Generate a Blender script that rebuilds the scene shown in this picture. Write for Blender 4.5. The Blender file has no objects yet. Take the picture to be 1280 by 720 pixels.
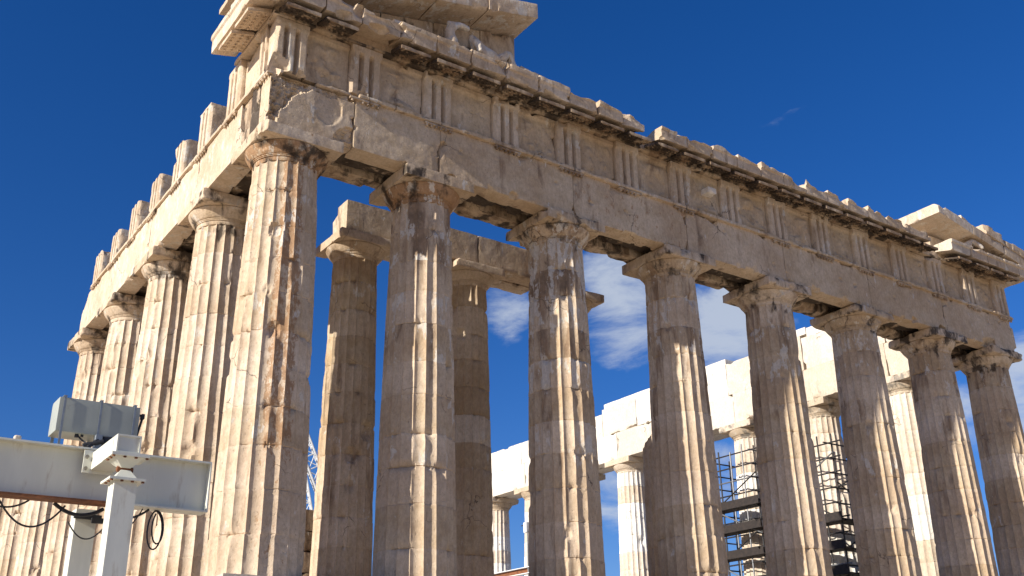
import bpy, math, random
import numpy as np
from mathutils import Matrix, Vector

# ------------------------------------------------------------------ camera, sky, sun, exposure
S = bpy.context.scene
COL = S.collection
R = math.radians

CAM_P = np.array([-7.97919, -20.46845, -2.54361])
CAM_YAW, CAM_PITCH, CAM_ROLL, CAM_F = 0.615287, 0.392936, -0.017406, 1283.2
fw = np.array([math.sin(CAM_YAW) * math.cos(CAM_PITCH), math.cos(CAM_YAW) * math.cos(CAM_PITCH), math.sin(CAM_PITCH)])
r0_ = np.array([math.cos(CAM_YAW), -math.sin(CAM_YAW), 0.0])
u0_ = np.cross(r0_, fw)
rt = r0_ * math.cos(CAM_ROLL) + u0_ * math.sin(CAM_ROLL)
up = -r0_ * math.sin(CAM_ROLL) + u0_ * math.cos(CAM_ROLL)
cd = bpy.data.cameras.new('camera')
cam = bpy.data.objects.new('camera', cd)
COL.objects.link(cam)
m = Matrix.Identity(4)
for i in range(3):
    m[i][0], m[i][1], m[i][2], m[i][3] = rt[i], up[i], -fw[i], CAM_P[i]
cam.matrix_world = m
cd.sensor_width = 36
cd.lens = 36 * CAM_F / 1280
cd.clip_start = 0.1
cd.clip_end = 8000
S.camera = cam

SUN_AZ, SUN_EL = R(3.4), R(23.8)          # azimuth measured from the facade plane, towards the viewer
sun_dir = Vector((-math.cos(SUN_AZ) * math.cos(SUN_EL), -math.sin(SUN_AZ) * math.cos(SUN_EL), math.sin(SUN_EL)))
sl = bpy.data.lights.new('sun', 'SUN')
sl.energy = 4.9
sl.angle = R(0.53)
sl.color = (1.0, 0.945, 0.86)
sun = bpy.data.objects.new('sun', sl)
COL.objects.link(sun)
sun.rotation_euler = sun_dir.to_track_quat('Z', 'Y').to_euler()
sun.location = (-30, -10, 40)

W = bpy.data.worlds.new('World')
S.world = W
W.use_nodes = True
wt = W.node_tree
for n in list(wt.nodes):
    wt.nodes.remove(n)
def wn(t, **k):
    n = wt.nodes.new(t)
    for a, v in k.items():
        setattr(n, a, v)
    return n
def wmath(op, a, b=None, clamp=False):
    n = wn('ShaderNodeMath', operation=op, use_clamp=clamp)
    for i, v in enumerate((a, b)):
        if v is None: continue
        if isinstance(v, (int, float)): n.inputs[i].default_value = v
        else: wt.links.new(v, n.inputs[i])
    return n.outputs[0]
sky = wn('ShaderNodeTexSky', sky_type='NISHITA')
sky.sun_disc = False
sky.sun_elevation = SUN_EL
sky.sun_rotation = math.atan2(sun_dir.x, sun_dir.y)
sky.altitude = 150
sky.air_density = 1.0
sky.dust_density = 0.4
sky.ozone_density = 2.2
tc = wn('ShaderNodeTexCoord')
hs = wn('ShaderNodeHueSaturation')
hs.inputs['Saturation'].default_value = 1.19
hs.inputs['Value'].default_value = 0.9
tint = wn('ShaderNodeMix', data_type='RGBA', blend_type='MULTIPLY')
tint.inputs['Factor'].default_value = 1
tint.inputs['B'].default_value = (0.87, 0.99, 1.46, 1)
wt.links.new(sky.outputs[0], tint.inputs['A'])
wt.links.new(tint.outputs['Result'], hs.inputs['Color'])
# clouds: broken streaks low in the sky behind the temple
mp = wn('ShaderNodeMapping')
mp.inputs['Scale'].default_value = (3.2, 3.2, 8.5)
mp.inputs['Location'].default_value = (0.35, 0.2, 0.1)
wt.links.new(tc.outputs['Generated'], mp.inputs['Vector'])
cn = wn('ShaderNodeTexNoise')
cn.inputs['Scale'].default_value = 2.6
cn.inputs['Detail'].default_value = 9
cn.inputs['Roughness'].default_value = 0.62
cn.inputs['Distortion'].default_value = 0.35
wt.links.new(mp.outputs[0], cn.inputs['Vector'])
def pix_dir(px, py):
    d = rt * (px - 640) / CAM_F - up * (py - 360) / CAM_F + fw
    return d / np.linalg.norm(d)
def blob(px, py, rad_in, rad_out, gain):
    d = pix_dir(px, py)
    vd = wn('ShaderNodeVectorMath', operation='DISTANCE')
    wt.links.new(tc.outputs['Generated'], vd.inputs[0])
    vd.inputs[1].default_value = tuple(d)
    mr = wn('ShaderNodeMapRange')
    mr.interpolation_type = 'SMOOTHSTEP'
    mr.inputs['From Min'].default_value = rad_out
    mr.inputs['From Max'].default_value = rad_in
    mr.inputs['To Min'].default_value = 0
    mr.inputs['To Max'].default_value = gain
    wt.links.new(vd.outputs['Value'], mr.inputs['Value'])
    return mr.outputs[0]
acc = None
for b in [(785, 370, 0.01, 0.12, 0.58), (636, 375, 0.01, 0.07, 0.53), (905, 420, 0.02, 0.12, 0.58), (1290, 490, 0.02, 0.09, 0.66), (1215, 520, 0.01, 0.07, 0.5), (765, 625, 0.015, 0.05, 0.5),
          (905, 600, 0.02, 0.07, 0.5), (985, 170, 0.02, 0.09, 0.22), (1080, 150, 0.01, 0.08, 0.14)]:
    o = blob(*b)
    acc = o if acc is None else wmath('MAXIMUM', acc, o)
cm = wmath('ADD', cn.outputs[0], acc)
mr = wn('ShaderNodeMapRange')
mr.interpolation_type = 'SMOOTHSTEP'
mr.inputs['From Min'].default_value = 0.84
mr.inputs['From Max'].default_value = 1.16
mr.inputs['To Max'].default_value = 0.8
wt.links.new(cm, mr.inputs['Value'])
mx = wn('ShaderNodeMix', data_type='RGBA')
wt.links.new(mr.outputs[0], mx.inputs['Factor'])
wt.links.new(hs.outputs[0], mx.inputs['A'])
mx.inputs['B'].default_value = (6.6, 7.3, 8.4, 1)
bg = wn('ShaderNodeBackground')
bg.inputs['Strength'].default_value = 0.059
wt.links.new(mx.outputs['Result'], bg.inputs['Color'])
wo = wn('ShaderNodeOutputWorld')
wt.links.new(bg.outputs[0], wo.inputs['Surface'])

S.view_settings.view_transform = 'Standard'
S.view_settings.look = 'None'
S.view_settings.gamma = 1
S.view_settings.use_curve_mapping = False
S.view_settings.exposure = 0.55
S.render.resolution_x, S.render.resolution_y = 1024, 576

# ------------------------------------------------------------------ numpy noise
def _hash(ix, iy, iz, seed):
    h = (ix.astype(np.int64) * 374761393 + iy.astype(np.int64) * 668265263 + iz.astype(np.int64) * 2147483647 + seed * 974711) & 0xFFFFFFFF
    h = ((h ^ (h >> 13)) * 1274126177) & 0xFFFFFFFF
    h = ((h ^ (h >> 16)) * 2246822519) & 0xFFFFFFFF
    return ((h ^ (h >> 15)) & 0xFFFF) / 65535.0
def vnoise(P, seed=0):
    F = np.floor(P).astype(np.int64)
    t = P - F
    t = t * t * (3 - 2 * t)
    o = np.zeros(len(P))
    for dx in (0, 1):
        wx = t[:, 0] if dx else 1 - t[:, 0]
        for dy in (0, 1):
            wy = t[:, 1] if dy else 1 - t[:, 1]
            for dz in (0, 1):
                wz = t[:, 2] if dz else 1 - t[:, 2]
                o += wx * wy * wz * _hash(F[:, 0] + dx, F[:, 1] + dy, F[:, 2] + dz, seed)
    return o * 2 - 1
def fbm(P, freq, oct=3, seed=0):
    o = np.zeros(len(P)); a = 1.0; tot = 0
    for k in range(oct):
        o += a * vnoise(P * freq + 17.3 * k, seed + 31 * k)
        tot += a; a *= 0.5; freq *= 2.03
    return o / tot * 1.5

# ------------------------------------------------------------------ object helpers
WP = {}                                   # world position of every object
def link(o, parent, pos):
    COL.objects.link(o)
    WP[o.name] = np.array(pos, float)
    if parent is not None:
        o.parent = parent
        o.location = WP[o.name] - WP[parent.name]
    else:
        o.location = pos
    return o
def empty(name, loc, label, cat, group=None, parent=None):
    o = bpy.data.objects.new(name, None)
    o.empty_display_size = 0.3
    link(o, parent, loc)
    return tag(o, label, cat, group)
def tag(o, label=None, cat=None, group=None, kind=None):
    if label: o['label'] = label
    if cat: o['category'] = cat
    if group: o['group'] = group
    if kind or cat: o['kind'] = kind or 'thing'
    return o
class G:                                  # a growing mesh: vertices, faces, per-vertex attributes
    def __init__(s):
        s.V = []; s.F = []; s.n = 0; s.A = {}
    def add(s, V, F, **att):
        V = np.asarray(V, float)
        s.V.append(V)
        for f in F: s.F.append([int(i) + s.n for i in f])
        for k, a in att.items():
            s.A.setdefault(k, []).append((s.n, np.broadcast_to(np.asarray(a, float), (len(V),)).copy()))
        s.n += len(V)
        return s
def make(name, g, mat, parent=None, origin=None, smooth=True, sharp=38, label=None, **att):
    V = np.concatenate(g.V)
    if origin is None:
        lo, hi = V.min(0), V.max(0)
        origin = np.array([(lo[0] + hi[0]) / 2, (lo[1] + hi[1]) / 2, lo[2]])
    me = bpy.data.meshes.new(name)
    me.from_pydata((V - origin).tolist(), [], g.F)
    if isinstance(mat, (list, tuple)):
        for mm in mat: me.materials.append(mm)
    else:
        me.materials.append(mat)
    if smooth:
        me.polygons.foreach_set('use_smooth', [True] * len(me.polygons))
        me.set_sharp_from_angle(angle=R(sharp))
    me.update()
    for k, v in att.items():
        g.A.setdefault(k, []).insert(0, (0, np.broadcast_to(np.asarray(v, float), (len(V),)).copy()))
    for k, lst in g.A.items():
        arr = np.zeros(len(V))
        for st, a in lst: arr[st:st + len(a)] = a
        at = me.attributes.new(k, 'FLOAT', 'POINT')
        at.data.foreach_set('value', arr.astype(np.float32))
    o = bpy.data.objects.new(name, me)
    link(o, parent, origin)
    if label: o['label'] = label
    return o

def bite_apply(V, bites, seed):
    for b in bites:
        c = np.array(b[:3], float); r = b[3]
        d = V - c
        L = np.linalg.norm(d, axis=1)
        k = L < r * 1.35
        if not k.any(): continue
        Lk = np.maximum(L[k], 1e-4)
        dirs = d[k] / Lk[:, None]
        pr = np.random.RandomState((seed * 131 + int(abs(b[0]) * 997 + abs(b[2]) * 131)) % 99991)
        pn = pr.normal(size=(22, 3)); pn /= np.linalg.norm(pn, axis=1)[:, None]
        pd = pr.uniform(0.72, 1.0, 22) * r
        dt_ = dirs @ pn.T
        rr = np.where(dt_ > 0.05, pd[None, :] / np.maximum(dt_, 0.05), 9.0).min(axis=1)     # a faceted fracture, not a round scoop
        rr = np.minimum(rr, r * 1.3) * (1 + 0.05 * fbm(V[k], 9.0 / r, 3, seed + 6))
        nl = np.maximum(Lk, rr)
        V[k] = c + d[k] / Lk[:, None] * nl[:, None]
    return V

def stone(lo, hi, res=0.12, r=0.012, er=0.05, th=0.1, seed=0, bites=(), amp=0.006, freq=1.6, warp=None, rough=0.0, nchip=0, csize=1.0):
    """a dressed stone block with locally worn, chipped edges; returns (V, F)"""
    lo = np.array(lo, float); hi = np.array(hi, float)
    size = hi - lo
    rs = np.array(res if isinstance(res, (tuple, list)) else (res,) * 3, float)
    n = np.clip(np.round(size / rs).astype(int), 2, 700)
    I, J, K = np.meshgrid(*[np.arange(k + 1) for k in n], indexing='ij')
    surf = (I == 0) | (I == n[0]) | (J == 0) | (J == n[1]) | (K == 0) | (K == n[2])
    idx = -np.ones(surf.shape, int)
    idx[surf] = np.arange(surf.sum())
    # grid lines crowd towards the edges so that chips are sharp
    def spread(k, m):
        t = k / m
        return t
    T = [spread(a[surf], k) for a, k in zip((I, J, K), n)]
    V = np.stack([lo[i] + T[i] * size[i] for i in range(3)], 1)
    F = []
    def quads(A, flip):
        a = A[:-1, :-1].ravel(); b = A[1:, :-1].ravel(); c = A[1:, 1:].ravel(); d = A[:-1, 1:].ravel()
        q = np.stack([a, b, c, d] if not flip else [a, d, c, b], 1)
        F.extend(q.tolist())
    quads(idx[0], True); quads(idx[-1], False)
    quads(idx[:, 0], False); quads(idx[:, -1], True)
    quads(idx[:, :, 0], True); quads(idx[:, :, -1], False)
    n1 = fbm(V, freq, 3, seed)
    n2 = fbm(V, freq * 4, 2, seed + 77)
    rad = r + er * np.clip(n1 - th, 0, 1.2) + er * 0.5 * np.clip(n2 - 0.25, 0, 1)
    rad = np.minimum(rad, size.min() * 0.42)
    q = np.clip(V, lo + rad[:, None], hi - rad[:, None])
    d = V - q
    L = np.maximum(np.linalg.norm(d, axis=1), 1e-6)
    nrm = d / L[:, None]
    V2 = q + nrm * rad[:, None]
    V2 -= nrm * (amp * (0.6 + fbm(V, 5.0, 2, seed + 9)))[:, None]
    if rough:
        V2 -= nrm * (rough * np.abs(fbm(V, 2.5, 4, seed + 13)))[:, None]
    cr_ = random.Random(seed * 7 + 1)
    nf = 0.012 * fbm(V, 9.0, 3, seed + 50)
    for _ in range(nchip):                    # sharp fracture facets along the edges
        a = cr_.choices((0, 1, 2), weights=[float(v) ** 1.2 for v in size])[0]
        b, c = [i for i in range(3) if i != a]
        sb, sc = cr_.choice((-1, 1)), cr_.choice((-1, 1))
        t0 = cr_.uniform(lo[a], hi[a]); L = cr_.uniform(0.10, 0.55) * csize
        e = min(cr_.uniform(0.015, 0.085) * csize, 0.3 * min(size[b], size[c]))
        ang = R(cr_.uniform(18, 72)); tw = cr_.uniform(-0.35, 0.35)
        n_ = np.zeros(3); n_[b] = sb * math.cos(ang); n_[c] = sc * math.sin(ang); n_[a] = tw
        n_ /= np.linalg.norm(n_)
        p_ = np.zeros(3); p_[a] = t0; p_[b] = hi[b] if sb > 0 else lo[b]; p_[c] = hi[c] if sc > 0 else lo[c]
        d_ = (V2 - p_) @ n_ + e + nf
        k_ = (np.abs(V2[:, a] - t0) < L / 2 * (1 + 12 * nf)) & (d_ > 0)
        V2[k_] -= n_ * d_[k_][:, None]
    V2 = bite_apply(V2, bites, seed)
    if warp is not None: V2 = warp(V2)
    return V2, F

def tube(p0, p1, r, n=8, r1=None, cap=True):
    p0 = np.array(p0, float); p1 = np.array(p1, float)
    r1 = r if r1 is None else r1
    d = p1 - p0; d /= np.linalg.norm(d)
    a = np.cross(d, (0, 0, 1.0) if abs(d[2]) < 0.9 else (1.0, 0, 0)); a /= np.linalg.norm(a)
    b = np.cross(d, a)
    th = np.arange(n) * 2 * math.pi / n
    c = np.cos(th)[:, None] * a + np.sin(th)[:, None] * b
    V = np.concatenate([p0 + c * r, p1 + c * r1])
    F = [[i, i + n, (i + 1) % n + n, (i + 1) % n] for i in range(n)]
    if cap: F += [list(range(n)), list(range(2 * n - 1, n - 1, -1))]
    return V, F
def path_tube(P, r, n=6):
    P = np.array(P, float)
    V = []; F = []
    for i, p in enumerate(P):
        d = P[min(i + 1, len(P) - 1)] - P[max(i - 1, 0)]
        d /= np.linalg.norm(d)
        a = np.cross(d, (0.13, 0.99, 0.05)); a /= np.linalg.norm(a)
        b = np.cross(d, a)
        th = np.arange(n) * 2 * math.pi / n
        V.append(p + np.cos(th)[:, None] * a * r + np.sin(th)[:, None] * b * r)
        if i: F += [[(i - 1) * n + k, i * n + k, i * n + (k + 1) % n, (i - 1) * n + (k + 1) % n] for k in range(n)]
    F += [list(range(n)), list(range(len(P) * n - 1, len(P) * n - n - 1, -1))]
    return np.concatenate(V), F
def box(lo, hi):
    x0, y0, z0 = lo; x1, y1, z1 = hi
    V = [(x0, y0, z0), (x1, y0, z0), (x1, y1, z0), (x0, y1, z0), (x0, y0, z1), (x1, y0, z1), (x1, y1, z1), (x0, y1, z1)]
    return V, [[0, 3, 2, 1], [4, 5, 6, 7], [0, 1, 5, 4], [1, 2, 6, 5], [2, 3, 7, 6], [3, 0, 4, 7]]

# ------------------------------------------------------------------ materials
class NT:
    def __init__(s, name):
        s.m = bpy.data.materials.new(name); s.m.use_nodes = True
        s.t = s.m.node_tree
        s.p = s.t.nodes['Principled BSDF']
    def n(s, t, **k):
        n = s.t.nodes.new(t)
        for a, v in k.items(): setattr(n, a, v)
        return n
    def put(s, inp, v):
        if isinstance(v, (int, float)): inp.default_value = v
        elif isinstance(v, tuple): inp.default_value = v if len(v) == 4 or inp.type == 'VECTOR' else v + (1,)
        else: s.t.links.new(v, inp)
    def math(s, op, a, b=None, clamp=False):
        n = s.n('ShaderNodeMath', operation=op, use_clamp=clamp)
        s.put(n.inputs[0], a)
        if b is not None: s.put(n.inputs[1], b)
        return n.outputs[0]
    def pos(s, scale=(1, 1, 1), loc=(0, 0, 0)):
        if not hasattr(s, 'geo'): s.geo = s.n('ShaderNodeNewGeometry')
        mp = s.n('ShaderNodeMapping')
        s.put(mp.inputs['Scale'], scale); s.put(mp.inputs['Location'], loc)
        s.t.links.new(s.geo.outputs['Position'], mp.inputs['Vector'])
        return mp.outputs[0]
    def noise(s, vec, scale, detail=4, rough=0.55, dist=0.0):
        n = s.n('ShaderNodeTexNoise')
        s.t.links.new(vec, n.inputs['Vector'])
        s.put(n.inputs['Scale'], scale); s.put(n.inputs['Detail'], detail)
        s.put(n.inputs['Roughness'], rough); s.put(n.inputs['Distortion'], dist)
        return n.outputs[0]
    def ramp(s, v, a, b, lo=0.0, hi=1.0):
        n = s.n('ShaderNodeMapRange'); n.interpolation_type = 'SMOOTHSTEP'
        s.put(n.inputs['Value'], v); s.put(n.inputs['From Min'], a); s.put(n.inputs['From Max'], b)
        s.put(n.inputs['To Min'], lo); s.put(n.inputs['To Max'], hi)
        return n.outputs[0]
    def mix(s, f, a, b, mode='MIX'):
        n = s.n('ShaderNodeMix', data_type='RGBA', blend_type=mode)
        s.put(n.inputs['Factor'], f); s.put(n.inputs['A'], a); s.put(n.inputs['B'], b)
        return n.outputs['Result']
    def attr(s, name):
        n = s.n('ShaderNodeAttribute'); n.attribute_name = name
        return n.outputs['Fac']
    def bump(s, h, strength, dist, prev=None):
        n = s.n('ShaderNodeBump')
        s.put(n.inputs['Strength'], strength); s.put(n.inputs['Distance'], dist); s.put(n.inputs['Height'], h)
        if prev is not None: s.t.links.new(prev, n.inputs['Normal'])
        return n.outputs[0]

def marble():
    k = NT('weathered_marble')
    P = k.pos()
    big = k.noise(P, 0.55, 3)
    med = k.noise(P, 2.4, 5, 0.6)
    fine = k.noise(P, 22, 4, 0.65)
    c = k.mix(k.ramp(big, 0.35, 0.65), (0.49, 0.36, 0.235), (0.60, 0.475, 0.335))
    c = k.mix(k.ramp(med, 0.42, 0.7, 0, 0.55), c, (0.44, 0.32, 0.19))
    # per drum / per block tone
    tone = k.attr('tone')
    hsv = k.n('ShaderNodeHueSaturation')
    k.put(hsv.inputs['Color'], c)
    k.put(hsv.inputs['Value'], k.math('ADD', k.math('MULTIPLY', tone, 0.22), 1.0))
    k.put(hsv.inputs['Saturation'], k.math('ADD', k.math('MULTIPLY', tone, -0.2), 1.0))
    c = hsv.outputs[0]
    # orange-brown patina running down the stone
    pst = k.pos((1, 1, 0.22))
    st = k.noise(pst, 2.6, 6, 0.62, 0.25)
    stain = k.attr('stain')
    sm = k.ramp(k.math('ADD', st, k.math('MULTIPLY', stain, 0.34)), 0.61, 0.80)
    c = k.mix(k.math('MULTIPLY', sm, 0.85), c, k.mix(k.ramp(med, 0.35, 0.6), (0.155, 0.10, 0.06), (0.27, 0.175, 0.105)))
    # rust-orange patina
    rs = k.noise(k.pos((1, 1, 0.5), (4, 7, 2)), 6.5, 7, 0.75, 0.2)
    rm = k.ramp(k.math('ADD', rs, k.math('MULTIPLY', k.attr('rust'), 0.4)), 0.68, 0.76)
    c = k.mix(k.math('MULTIPLY', rm, 0.8), c, (0.33, 0.18, 0.085))
    # pale flaked lime patches over the patina
    pl = k.noise(k.pos((1, 1, 0.45), (11, 3, 5)), 3.1, 7, 0.68, 0.2)
    pm = k.ramp(k.math('ADD', pl, k.math('MULTIPLY', k.attr('flake'), 0.25)), 0.66, 0.70)
    c = k.mix(k.math('MULTIPLY', pm, 0.8), c, (0.62, 0.56, 0.47))
    # painted soffit and recess shade, and black gypsum crust
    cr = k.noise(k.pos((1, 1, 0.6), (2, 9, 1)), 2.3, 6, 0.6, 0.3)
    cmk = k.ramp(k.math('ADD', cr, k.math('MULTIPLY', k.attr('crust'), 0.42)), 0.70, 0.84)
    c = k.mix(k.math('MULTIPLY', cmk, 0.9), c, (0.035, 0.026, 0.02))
    # new white marble, and the sunlit white painted on the relief fragment
    c = k.mix(k.attr('fresh'), c, k.mix(k.ramp(tone, -0.1, 0.8), (0.60, 0.535, 0.43), k.mix(k.ramp(med, 0.35, 0.65), (0.82, 0.79, 0.72), (0.76, 0.71, 0.62))))
    # small scale mottling of the crystalline surface
    g1 = k.noise(k.pos((1, 1, 0.55), (3, 3, 3)), 15, 4, 0.7)
    c = k.mix(0.30, c, k.mix(k.ramp(g1, 0.34, 0.66), (0.52, 0.50, 0.48), (1.16, 1.17, 1.18)), 'MULTIPLY')
    # fine pitting and grey dirt
    c = k.mix(k.ramp(fine, 0.57, 0.71, 0, 0.4), c, (0.20, 0.145, 0.10))
    spk = k.noise(P, 9, 3, 0.5)
    c = k.mix(k.ramp(spk, 0.70, 0.74, 0, 0.35), c, (0.10, 0.07, 0.05))
    crk = k.n('ShaderNodeTexVoronoi', feature='DISTANCE_TO_EDGE')
    wv = k.n('ShaderNodeVectorMath', operation='ADD')
    k.t.links.new(P, wv.inputs[0])
    nz = k.n('ShaderNodeTexNoise'); k.put(nz.inputs['Scale'], 2.5); k.put(nz.inputs['Detail'], 5); k.t.links.new(P, nz.inputs['Vector'])
    sc_ = k.n('ShaderNodeVectorMath', operation='SCALE'); sc_.inputs['Scale'].default_value = 0.45
    k.t.links.new(nz.outputs['Color'], sc_.inputs[0]); k.t.links.new(sc_.outputs[0], wv.inputs[1])
    k.t.links.new(wv.outputs[0], crk.inputs['Vector']); k.put(crk.inputs['Scale'], 0.75)
    cm_ = k.math('MULTIPLY', k.ramp(crk.outputs['Distance'], 0.003, 0.009, 1, 0), k.ramp(k.noise(k.pos((1, 1, 1), (5, 1, 8)), 0.7, 2), 0.57, 0.64))
    c = k.mix(k.math('MULTIPLY', cm_, 0.75), c, (0.09, 0.065, 0.045))
    k.put(k.p.inputs['Base Color'], c)
    k.put(k.p.inputs['Roughness'], 0.82)
    k.put(k.p.inputs['Specular IOR Level'], 0.22)
    vein = k.noise(k.pos((1.0, 1.0, 5.5)), 3.2, 5, 0.6, 0.4)
    b = k.bump(k.noise(P, 7.0, 6, 0.65), 0.32, 0.04)
    b = k.bump(vein, 0.35, 0.025, b)
    b = k.bump(k.noise(P, 45, 3, 0.7), 0.35, 0.008, b)
    pit = k.noise(P, 16, 2, 0.5)
    b = k.bump(k.ramp(pit, 0.62, 0.72, 1, 0), 0.45, 0.02, b)
    k.t.links.new(b, k.p.inputs['Normal'])
    return k.m
M_MARBLE = marble()

def simple(name, col, rough=0.6, metal=0.0, var=0.12, scale=6.0, bump=0.1, dirt=None, dirt_th=(0.58, 0.72), dscale=3.0, stretch=(1, 1, 1)):
    k = NT(name)
    P = k.pos(stretch)
    n1 = k.noise(P, scale, 5, 0.6)
    dark = tuple(v * (1 - var * 2) for v in col)
    c = k.mix(k.ramp(n1, 0.35, 0.65), dark, col)
    if dirt: c = k.mix(k.ramp(k.noise(P, dscale, 6, 0.65), dirt_th[0], dirt_th[1], 0, 0.85), c, dirt)
    k.put(k.p.inputs['Base Color'], c)
    k.put(k.p.inputs['Roughness'], rough); k.put(k.p.inputs['Metallic'], metal)
    k.t.links.new(k.bump(k.noise(P, scale * 5, 4), bump, 0.01), k.p.inputs['Normal'])
    return k.m
M_PAINT = simple('cream_steel_paint', (0.70, 0.69, 0.58), 0.5, 0, 0.05, 4, 0.06, (0.34, 0.26, 0.16), (0.54, 0.78), 8, (1, 1, 0.2))
M_RUST = simple('rusty_steel', (0.24, 0.085, 0.03), 0.85, 0, 0.22, 9, 0.3, (0.10, 0.035, 0.015), (0.5, 0.65), 14)
M_BOLT = simple('dull_bolt_steel', (0.30, 0.27, 0.22), 0.5, 0.4, 0.2, 20, 0.1)
M_HOUSING = simple('grey_housing_paint', (0.37, 0.385, 0.33), 0.5, 0, 0.05, 3, 0.04, (0.22, 0.22, 0.19), (0.6, 0.75), 6)
M_GALV = simple('galvanised_strap', (0.25, 0.28, 0.31), 0.55, 0.2, 0.1, 14, 0.05)
M_RUBBER = simple('black_rubber', (0.022, 0.022, 0.024), 0.6, 0, 0.1, 10, 0.05)
M_TUBE = simple('dark_scaffold_tube', (0.032, 0.028, 0.026), 0.6, 0.3, 0.2, 8, 0.1, (0.10, 0.06, 0.04), (0.55, 0.7), 3)
M_TUBE2 = simple('galvanised_scaffold_tube', (0.2, 0.2, 0.2), 0.5, 0.5, 0.1, 8, 0.1)
M_PLANK = simple('weathered_plank', (0.03, 0.02, 0.014), 0.8, 0, 0.25, 7, 0.2)
M_CRANE = simple('white_crane_paint', (0.66, 0.67, 0.66), 0.5, 0, 0.06, 4, 0.05)
M_GROUND = None
def ground_mat():
    k = NT('rocky_ground')
    P = k.pos()
    c = k.mix(k.ramp(k.noise(P, 0.25, 6), 0.35, 0.65), (0.58, 0.455, 0.31), (0.66, 0.55, 0.41))
    c = k.mix(k.ramp(k.noise(P, 3.5, 6, 0.65), 0.5, 0.7, 0, 0.6), c, (0.30, 0.23, 0.16))
    k.put(k.p.inputs['Base Color'], c); k.put(k.p.inputs['Roughness'], 0.95)
    k.t.links.new(k.bump(k.noise(P, 2.0, 8, 0.7), 0.6, 0.15), k.p.inputs['Normal'])
    return k.m
M_GROUND = ground_mat()

# ------------------------------------------------------------------ dimensions of the temple
WX = 28.88
FX = [0.0, 3.70] + [3.70 + 4.296 * i for i in range(1, 6)] + [WX]
FY = [0.0, 3.70] + [3.70 + 4.291 * i for i in range(1, 12)]
FYS = [0.0, 3.95, 8.1, 12.2, 16.05]      # south flank, axes of the standing columns
Z_N, Z_E, Z_A, Z_T, Z_F, Z_C = 9.36, 9.68, 10.0, 11.50, 12.90, 13.52
HF = 0.89                                  # architrave face to column axis

# ------------------------------------------------------------------ ground
def build_ground():
    rad = np.concatenate([np.arange(0, 60, 1.5), np.geomspace(60, 3500, 26)])
    nth = 96
    V = []; F = []
    for i, r_ in enumerate(rad):
        th = np.arange(nth) * 2 * math.pi / nth
        x = 8 + r_ * np.cos(th); y = -4 + r_ * np.sin(th)
        V.append(np.stack([x, y, np.zeros(nth)], 1))
        if i: F += [[(i - 1) * nth + k, i * nth + k, i * nth + (k + 1) % nth, (i - 1) * nth + (k + 1) % nth] for k in range(nth)]
    V = np.concatenate(V)
    rr = np.hypot(V[:, 0] - 8, V[:, 1] + 4)
    V[:, 2] = -4.2 + 0.12 * fbm(V, 0.35, 4, 3) - np.clip((rr - 90) / 60, 0, 1) * 60
    g = G().add(V, F)
    tag(make('ground', g, M_GROUND, None, np.zeros(3)), kind='structure')
build_ground()

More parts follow.
